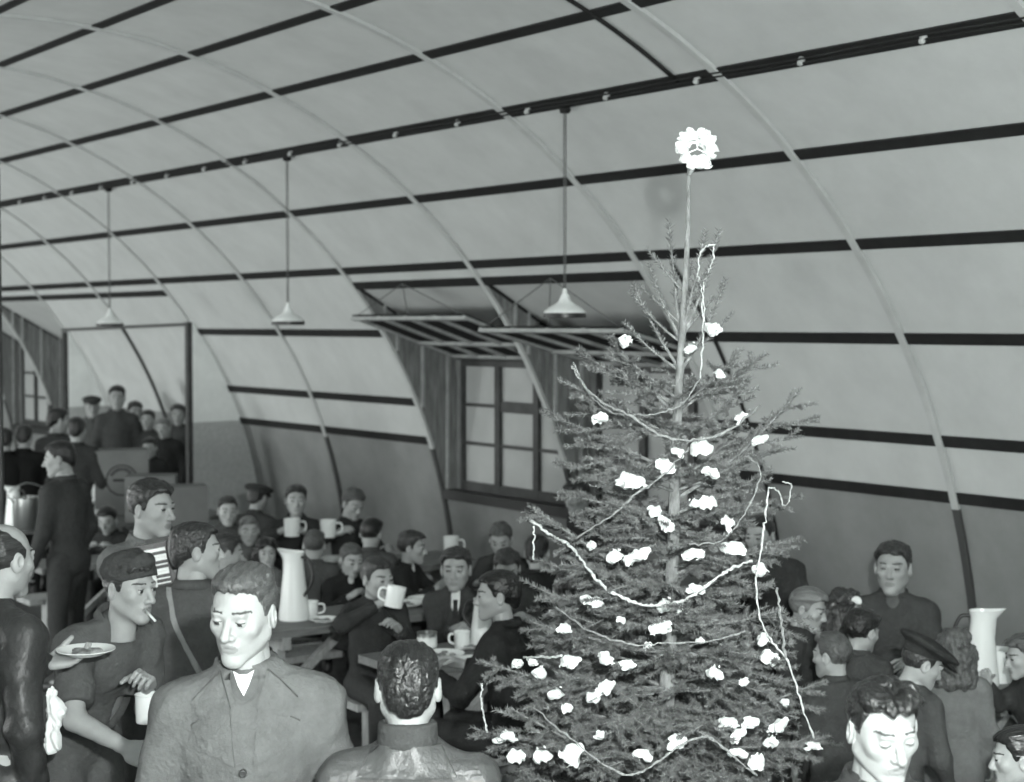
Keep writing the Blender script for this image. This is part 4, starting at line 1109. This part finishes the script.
f.ell((0, 0, -.045), (.018, .018, .06), None, .004, 's'); f.warp(.004, 120, 8); V, Q = f.mesh(); mesh_obj('paper_petals', V@fm.T, Q, M['cotton'], tt, True)
for t in (1.57, 3.6, 5.8): MB().tube([(fm@np.array([0, -.004, .005])), fm@np.array([.05*math.cos(t), .05*math.sin(t), .005])], .0025, 6).obj('wire', M['cotton'], tt, True)
MB().tube([fm@np.array([-.01, -.06, 0]), T_top-tp-np.array([0, 0, .03])], .006, 8).obj('stem', M['bark'], tt, True)

# ------------------------------------------------------------------ people
def garrison_cap(v):
    def f_(o, Hm, ks, p3):
        f = Field((-.13, -.16, -.02), (.13, .16, .17), .006)
        f.ell((0, -.012, .055), (.088, .112, .075), None, 0); f.ell((.012, .01, .105), (.06, .10, .040), rot('X', 10), .03)
        f.cut((0, .09, .060), (0, .30, -1)); f.warp(.002, 60, 4)
        V, Q = f.mesh(); mesh_obj('cap', (V*ks)@Hm.T+p3, Q, cl(v), o, True)
    return f_
def peaked_cap(v, big=1.0):
    def f_(o, Hm, ks, p3):
        f = Field((-.15, -.17, -.02), (.15, .21, .17), .006)
        f.ell((0, -.012, .045), (.088, .110, .075), None, 0); f.ell((0, .0, .088), (.110*big, .125*big, .036), rot('X', -6), .03); f.cut((0, 0, .045), (0, .15, -1))
        f.ell((0, .115, .048), (.065, .065, .010), rot('X', -14), .006)
        V, Q = f.mesh(); mesh_obj('cap', (V*ks)@Hm.T+p3, Q, cl(v), o, True)
    return f_
def bow(o, Hm, ks, p3):
    f = Field((-.12, -.08, -.06), (.12, .08, .06), .006)
    for s in (-1, 1): f.ell((s*.032, 0, .004), (.034, .014, .026), rot('Y', s*25), .006)
    f.ell((0, 0, 0), (.013, .013, .013), None, .004); V, Q = f.mesh()
    V = V@rot('Z', 60).T+np.array([.085, .02, .075]); mesh_obj('hair_bow', (V*ks)@Hm.T+p3, Q, M['cloth'], o, True)

# ---- the men in front
def fg_details(i):
    m = i['jm']; lm = clothmat('wool_jacket_lapel', .125)
    for s in (-1, 1):
        patch(i, [(s*.022, -.185), (s*.034, -.05), (s*.128, -.100), (s*.100, -.150)], m, 'lapel', .013, .008, 12)
        patch(i, [(s*.030, -.060), (s*.055, .020), (s*.125, -.045), (s*.105, -.088)], m, 'collar_wing', .018, .008, 12)
        patch(i, [(s*.055, -.30), (s*.055, -.265), (s*.150, -.262), (s*.150, -.292)], m, 'pocket_flap', .006, .004, 8)
        patch(i, [(s*.060, -.40), (s*.060, -.30), (s*.146, -.298), (s*.146, -.40)], m, 'patch_pocket', .003, .003, 8)
        disc(i, (s*.10, -.285), M['button'], 'button', .008, .012)
    patch(i, [(-.018, -.56), (-.024, -.18), (.028, -.18), (.030, -.56)], m, 'placket', .004, .004, 12)
    P_ = lambda x, d, z: i['p2']+i['rx']*x+i['ff']*d+i['u']*z
    V = [P_(-.026, .064, .022), P_(-.010, .073, .014), P_(.010, .073, .014), P_(.026, .064, .022), P_(.013, .082, -.012), P_(0, .088, -.036), P_(-.013, .082, -.012)]; V += [q-i['ff']*.03 for q in V]
    mesh_obj('undershirt', V, [(0, 6, 1), (1, 6, 5, 4, 2), (2, 4, 3), (7, 8, 13), (8, 9, 11, 12, 13), (9, 10, 11)]+[(a, b, b+7, a+7) for a, b in ((0, 1), (1, 2), (2, 3), (3, 4), (4, 5), (5, 6), (6, 0))], M['cloth'], i['o'], False)
    for z in (-.20, -.275, -.35, -.43, -.51): disc(i, (.004, z), M['button'], 'button', .010, .012)
fg = person('young man with swept-back hair in buttoned wool jacket, standing foremost', 243, 614, 4.0, -6, -24, 'stand', 3, 2, 10, -2, 'man2', 'back', 'hair_mid', 'skin', .105, None, .08, (None, None), True, .5, .12, .095, None, True, 'long', 1.05, hs=.90, extra=fg_details)
def back_details(i):
    m = i['jm']
    patch(i, [(-.20, -.075), (-.17, -.02), (.17, -.02), (.20, -.075)], m, 'shoulder_yoke', .006, .006, 14, True)
    f = Field(i['p2']-.2, i['p2']+.2, .006); u, rx, ff, k = i['u'], i['rx'], i['ff'], i['k']
    for q in range(30):
        t = 2*math.pi*q/30; p = i['p2']+rx*.066*k*math.cos(t)+ff*(.060*k*math.sin(t)-.01)+u*.02*k; f.cone(p, p+u*.045*k, .012, .010, .004)
    V, Q = f.mesh(); mesh_obj('knitted_collar', V, Q, cl(.05), i['o'], True)
    patch(i, [(-.125, -.055), (-.085, .020), (.085, .020), (.125, -.055)], m, 'turned_collar', .018, .010, 14, True)
person('dark-haired man in shiny leather jacket seen from behind', 408, 688, 3.93, 178, 180, 'stand', 4, 0, 6, 0, 'man', 'slick', 'hair_black', 'skin', .05, M['leather2'], .06, (None, None), True, 0, 0, None, None, False, 'long', 1.08, hs=.97, extra=back_details)
def low_details(i):
    m = i['jm']
    for s in (-1, 1): patch(i, [(s*.024, -.16), (s*.036, .0), (s*.125, -.045), (s*.10, -.13)], m, 'lapel', .010, .006, 12)
person('man with wavy black hair looking down, lower right corner', 883, 729, 3.52, 14, 24, 'stand', 6, 0, 15, 3, 'man2', 'wavy', 'hair_black', 'skin', .05, M['leather'], .06, (None, None), True, .9, .10, .05, None, True, 'long', 1.0, hs=.93, extra=low_details)
def bald_details(i):
    m = i['jm']
    patch(i, [(.06, -.40), (.06, -.30), (.17, -.30), (.17, -.40)], m, 'pocket', .008, .004, 8)
pl_hand = at(44, 664, 5.42)
person('balding man in dark leather jacket at the left edge, holding a plate', 4, 560, 5.30, 135, 138, 'stand', 5, 0, 6, 0, 'man', 'bald', 'hair_dark', 'skin', .05, M['leather'], .10, ((*pl_hand, 1), tuple(np.array([.20, .06, .92]))), True, 0, 0, None, None, True, 'long', 1.22, curl=(.22, .6), hand_dir=((RT*.95+FW*.2+UP*.08, UP-FW*.2, 'w'), None), extra=bald_details)
plate(at(86, 655, 5.42), 'oval plate heaped with food held out by the balding man', .098, True)
cap_hand = at(146, 684, 5.72); cap_hand2 = at(127, 748, 5.45)
person('man in wool cap with cigarette, bending forward with bare forearm', 130, 588, 5.75, 42, 54, 'stand', 30, 0, 6, 0, 'man', 'boy', 'hair_dark', 'skin', .085, None, .085, ((*cap_hand, 1), (*cap_hand2, 1)), True, .25, 0, None, None, True, 'short', 1.02, cap=garrison_cap(.05), curl=(.75, .5), poles=(None, tuple(-RT*.9+FW*.3)))
ci = PEOPLE[-1]
mo = ci['p3']+ci['Hm']@(np.array([.012, .094, -.062])*ci['ks']); md = ci['Hm']@np.array([.25, .9, -.30])
o = MB().tube([ci['world'](mo), ci['world'](mo+md*.075)], .0042, 8).obj('cigarette', M['paper'], None, True); tag(o, 'white cigarette in the mouth of the capped man', 'cigarette')
mug(at(148, 722, 5.70), AWAY+2.2, 'white mug hanging from the bending man\'s hand', .045, .098)
# towel at the belt of the balding man
f = Field((-.12, -.08, -.36), (.12, .08, .06), .008)
f.cone((0, 0, 0), (.01, 0, -.10), .020, .032, 0); f.cone((.01, 0, -.10), (.0, .0, -.31), .038, .050, .02); f.cone((.02, 0, -.06), (.055, 0, -.12), .02, .028, .02); f.warp(.006, 60, 2, (1.6, 1.6, .3))
V, Q = f.mesh(); o = mesh_obj('towel', V, Q, M['cloth'], None, True); o.location = at(52, 692, 5.35).tolist(); o.scale = (.55, .55, .58); tag(o, 'white towel hanging behind the balding man', 'towel')

# ---- musician and the man with him
ah = at(172, 600, 6.42)
person('dark-haired man in pale top playing the accordion', 152, 509, 7.0, 38, 62, 'stand', 6, 0, 4, 0, 'man', 'bushy', 'hair_dark', 'skin', .15, None, .08, (None, (*ah, 1)), False, 0, 0, None, None, True, 'long', 1.1)
acc = empty('piano_accordion', at(160, 592, 6.50)); tag(acc, 'piano accordion with white keys strapped on the musician', 'accordion')
am = np.stack([RT*.97+FW*.24, np.array(FW)*.97-RT*.24, UP], 1); am = np.array(rot('Z', 0)) @ am
tl = rot('Y', -10)
def abox(a, b, name, m, par=acc):
    bb = MB().box(a, b); V = [am@(tl@np.array(v)) for v in bb.V]; return mesh_obj(name, V, bb.F, m, par)
kb = abox((-.062, -.012, -.20), (.058, .05, .20), 'keyboard', M['black'])
for i in range(19): abox((-.048, -.026, -.178+i*.0188), (.050, -.010, -.178+i*.0188+.0172), 'white_key', M['ivory'], kb)
for i in range(18):
    if i % 7 in (2, 6): continue
    abox((-.004, -.036, -.178+i*.0188+.0122), (.050, -.020, -.178+i*.0188+.0245), 'black_key', M['black'], kb)
abox((-.02, .05, -.20), (.16, .20, .20), 'casing', M['grille'])
for i in range(3): abox((.16+i*.018, .06, -.185+.004*(i % 2)), (.172+i*.018, .19, .185-.004*(i % 2)), 'bellows_fold', M['black'])
def strap(i):
    patch(i, [(-.11, .0), (-.085, .0), (.12, -.40), (.095, -.40)], cl(.28), 'shoulder_strap', .008, .004, 14, True)
person('man in grey sweater with diagonal strap across his back', 197, 551, 6.42, 158, 108, 'stand', 4, 0, 2, 0, 'man', 'slick', 'hair_dark', 'skin', .075, None, .07, (None, None), False, 0, 0, None, None, True, 'long', 1.02, extra=strap)

# ---- people at the tables (px, py, depth, facing, head facing, ...)
def mug_hands(px, py, D): return ((*at(px+9, py+8, D), 1), (*at(px-9, py+8, D), 1))
hx = at(379, 604, 8.28)
person('boy in dark suit drinking from a white mug', 377, 579, 8.50, 22, 42, 'sit', 8, 0, 6, 0, 'boy', 'boy', 'hair_dark', 'skin', .035, None, .04, ((*at(398, 628, 8.3), 1), (*hx, 1)), False, .3, .12, .10, None, True, 'long', 1.0, curl=(.5, .8), hs=1.04)
mug(at(393, 607, 8.22), AWAY+3.0, 'white mug raised to the lips of the drinking boy', .050, .105, tilt=(.10, -.18, AWAY+3.0))
person('boy in dark suit with white shirt and tie, looking at the camera', 456, 570, 8.80, -6, -8, 'sit', 6, 0, 2, 0, 'boy', 'bushy', 'hair_dark', 'skin', .045, None, .04, (None, (-.02, .36, .82)), False, 0, .22, .78, .03, True, 'long', 1.08, curl=(.45, .9), hs=1.08)
person('boy in black jacket in profile with slicked hair, beside the tree', 497, 596, 7.50, -118, -86, 'sit', 8, 0, 4, 0, 'boy', 'slick', 'hair_black', 'skin', .022, None, .03, (None, None), False, 0, 0, None, None, True, 'long', 1.0, hs=1.02)
person('boy with dark hair looking down behind the boy in profile', 507, 569, 9.10, 5, 0, 'sit', 10, 0, 22, 0, 'boy', 'bushy', 'hair_dark', 'skin', .05, None, .04)
person('child in pale coat seen from behind, partly hidden by the tree', 570, 592, 7.65, 176, 176, 'sit', 10, 0, 10, 0, 'boy', 'boy', 'hair_black', 'skin', .13, None, .05)
person('boy in black jacket and white collar in profile facing right', 412, 548, 10.15, 70, 84, 'sit', 8, 0, 6, 0, 'boy', 'bushy', 'hair_dark', 'skin', .022, None, .03, (None, None), False, .2, .08, .7)
person('small boy looking down behind the drinking boy', 351, 560, 9.85, 30, 28, 'sit', 12, 0, 16, 0, 'boy', 'boy', 'hair_mid', 'skin', .02, None, .03, (None, None), False, .6, .07, .6)
person('woman with long dark wavy hair facing the camera', 267, 553, 10.0, 0, 4, 'sit', 4, 0, 2, 4, 'woman', 'long', 'hair_black', 'skin', .12, None, .06, (None, None), False, 0, 0, None, None, False)
person('dark-haired boy turned away next to the woman with long hair', 227, 553, 9.3, 140, 112, 'sit', 8, 0, 10, 0, 'boy', 'slick', 'hair_dark', 'skin', .06, None, .05)
person('child in grey sweater with back turned, fair hair', 314, 546, 10.35, 180, 176, 'sit', 8, 0, 12, 0, 'boy', 'boy', 'hair_mid', 'skin', .075, None, .05)
person('child with dark hair and grey jacket, back turned at third table', 371, 534, 10.65, 176, 160, 'sit', 12, 0, 14, 0, 'boy', 'boy', 'hair_black', 'skin', .07, None, .05)
person('boy with tie facing the camera against the far wall', 296, 501, 11.75, 0, 4, 'sit', 3, 0, 0, 0, 'boy', 'bushy', 'hair_dark', 'skin', .035, None, .04, ((*at(303, 531, 11.35), 1), (*at(281, 531, 11.35), 1)), False, 0, .2, .45, .04)
mug(at(292, 536, 11.28), AWAY+.4, 'white mug in front of the boy with tie by the wall', .058, .12)
person('boy with tousled hair turning aside against the far wall', 353, 504, 11.8, 40, 36, 'sit', 4, 0, 24, 0, 'boy', 'bushy', 'hair_mid', 'skin', .03, None, .04, (None, (*at(337, 533, 11.5), 1)))
mug(at(328, 537, 11.42), AWAY+.2, 'white mug right of the boy with tie by the wall', .058, .12)
person('boy with dark hair facing the camera, beside the far bay', 228, 511, 11.6, 0, 6, 'sit', 3, 0, 6, 0, 'boy', 'boy', 'hair_dark', 'skin', .06, None, .04)
person('small fair child just above the woman with long hair', 249, 531, 11.2, 0, 4, 'sit', 6, 0, 6, 0, 'boy', 'boy', 'hair_fair', 'skin', .10, None, .05)
person('person in dark coat and cap bending over at the far wall', 258, 498, 12.5, 150, 150, 'sit', 12, 0, 14, 0, 'man', 'slick', 'hair_dark', 'skin', .045, None, .05, cap=peaked_cap(.04, 1.2), scale_girth=1.2)
person('boy looking down at the table below the window', 501, 540, 10.35, -12, -10, 'sit', 8, 0, 24, 0, 'boy', 'bushy', 'hair_mid', 'skin', .035, None, .04)
person('child with black hair and black coat, back turned, left of the tree', 537, 553, 9.6, 172, 168, 'sit', 6, 0, 8, 0, 'boy', 'slick', 'hair_black', 'skin', .018, None, .03)
person('dark-haired man bending his head in front of the window', 577, 497, 10.2, -52, -42, 'stand', 30, 0, 14, 0, 'man', 'bushy', 'hair_black', 'skin2', .03, None, .04)
person('man in dark coat standing behind the tree, right side', 760, 536, 8.3, -30, -30, 'stand', 28, 0, 10, 0, 'man', 'boy', 'hair_black', 'skin2', .035, None, .04, scale_girth=1.15)

# ---- left background
person('man in dark suit with white collar, standing in profile facing left', 59, 459, 10.65, -122, -84, 'stand', 4, 0, 10, 0, 'man', 'slick', 'hair_black', 'skin2', .05, None, .045, (None, None), False, 0, .08, .75)
person('boy with dark hair bending over the table beside the musician', 108, 520, 11.9, -20, -24, 'sit', 14, 0, 22, 0, 'boy', 'boy', 'hair_black', 'skin', .035, None, .04)
person('dark figure with back turned at the far left', 24, 437, 14.3, 172, 172, 'stand', 6, 0, 8, 0, 'man', 'slick', 'hair_black', 'skin2', .012, None, .02, scale_girth=1.25, long_coat=True)
person('dark figure half hidden at the left edge', 4, 440, 14.2, 190, 190, 'stand', 6, 0, 8, 0, 'man', 'slick', 'hair_black', 'skin2', .012, None, .02, scale_girth=1.2, long_coat=True)
person('man seen from behind just above the dark-suited man, left of two', 59, 421, 14.6, 150, 120, 'stand', 4, 0, 6, 0, 'man', 'slick', 'hair_black', 'skin', .04, None, .04)
person('man seen from behind just above the dark-suited man, right of two', 77, 430, 14.1, 168, 168, 'stand', 4, 0, 4, 0, 'man', 'slick', 'hair_black', 'skin', .04, None, .04)
GR = 'men gathered at the far bay'
person('man in peaked cap in the group at the far bay', 92, 407, 17.4, 10, 8, 'stand', 2, 0, 0, 0, 'man', 'slick', 'hair_dark', 'skin2', .10, None, .07, group=GR, cap=peaked_cap(.05))
person('tallest dark-haired man in the group at the far bay', 117, 398, 17.0, 4, -4, 'stand', 2, 0, 0, 0, 'man', 'bushy', 'hair_black', 'skin2', .06, None, .05, group=GR)
person('man right of the tallest one in the group at the far bay', 135, 412, 17.5, 0, 16, 'stand', 2, 0, 4, 0, 'man', 'bushy', 'hair_black', 'skin2', .06, None, .05, group=GR)
person('man in the middle of the group at the far bay, face lit', 148, 420, 17.1, -6, -20, 'stand', 2, 0, 4, 0, 'man', 'slick', 'hair_black', 'skin2', .05, None, .05, group=GR)
person('fair-haired man in dark coat leaning over the cartons', 164, 428, 16.7, -10, -26, 'stand', 6, 0, 12, 0, 'man', 'boy', 'hair_fair', 'skin2', .025, None, .04, group=GR)
person('rightmost man of the group at the far bay', 178, 415, 17.2, -10, -6, 'stand', 2, 0, 2, 0, 'man', 'bushy', 'hair_black', 'skin2', .06, None, .05, group=GR)
person('child with dark hair behind the printed carton', 150, 448, 15.9, -10, -20, 'stand', 4, 0, 10, 0, 'boy', 'boy', 'hair_black', 'skin', .03, None, .04)

# ---- children and man on the right
person('man with wavy hair in dark jacket sitting by the wall', 893, 568, 8.1, -4, -10, 'sit', 0, 0, 0, 0, 'man', 'bushy', 'hair_dark', 'skin', .055, M['leather2'] if False else None, .05, (None, None), False, 0, .10, .10, scale_girth=1.12, hs=1.08)
person('small boy with short fair hair in profile, right of the tree', 808, 609, 7.35, 62, 64, 'stand', 6, 0, 16, 0, 'boy', 'boy', 'hair_fair', 'skin', .045, None, .05, hs=1.0)
person('little girl with white bow in her hair', 846, 608, 7.75, 80, 86, 'stand', 6, 0, 10, 0, 'boy', 'girl', 'hair_dark', 'skin', .05, None, .05, cap=bow, hs=.9)
person('boy with cropped hair looking left, seen from behind', 832, 656, 6.7, 205, 232, 'stand', 6, 0, 6, 0, 'boy', 'boy', 'hair_mid', 'skin', .05, None, .05)
person('boy with dark tousled hair, back turned, before the man seated by the wall', 862, 632, 7.15, 160, 132, 'stand', 8, 0, 14, 0, 'boy', 'bushy', 'hair_black', 'skin', .05, None, .05)
person('child in dark peaked cap bending over the table', 922, 664, 6.35, 130, 98, 'stand', 14, 0, 26, 0, 'boy', 'boy', 'hair_dark', 'skin', .06, None, .05, cap=peaked_cap(.03, 1.3))
person('girl with long curly hair in grey coat, back turned', 955, 651, 6.75, 172, 168, 'stand', 2, 0, 4, 0, 'woman', 'girl', 'hair_mid', 'skin', .13, None, .08, long_coat=True, hs=1.12)
person('child in dark coat in profile at the right edge', 1024, 657, 6.95, -86, -80, 'stand', 8, 0, 10, 0, 'boy', 'bushy', 'hair_mid', 'skin', .035, None, .05, ((*at(985, 690, 7.1), 1), (*at(988, 680, 6.9), 1)))
person('dark-haired child at the bottom right corner', 1018, 758, 5.1, -100, -100, 'stand', 8, 0, 8, 0, 'boy', 'slick', 'hair_black', 'skin', .03, None, .05)
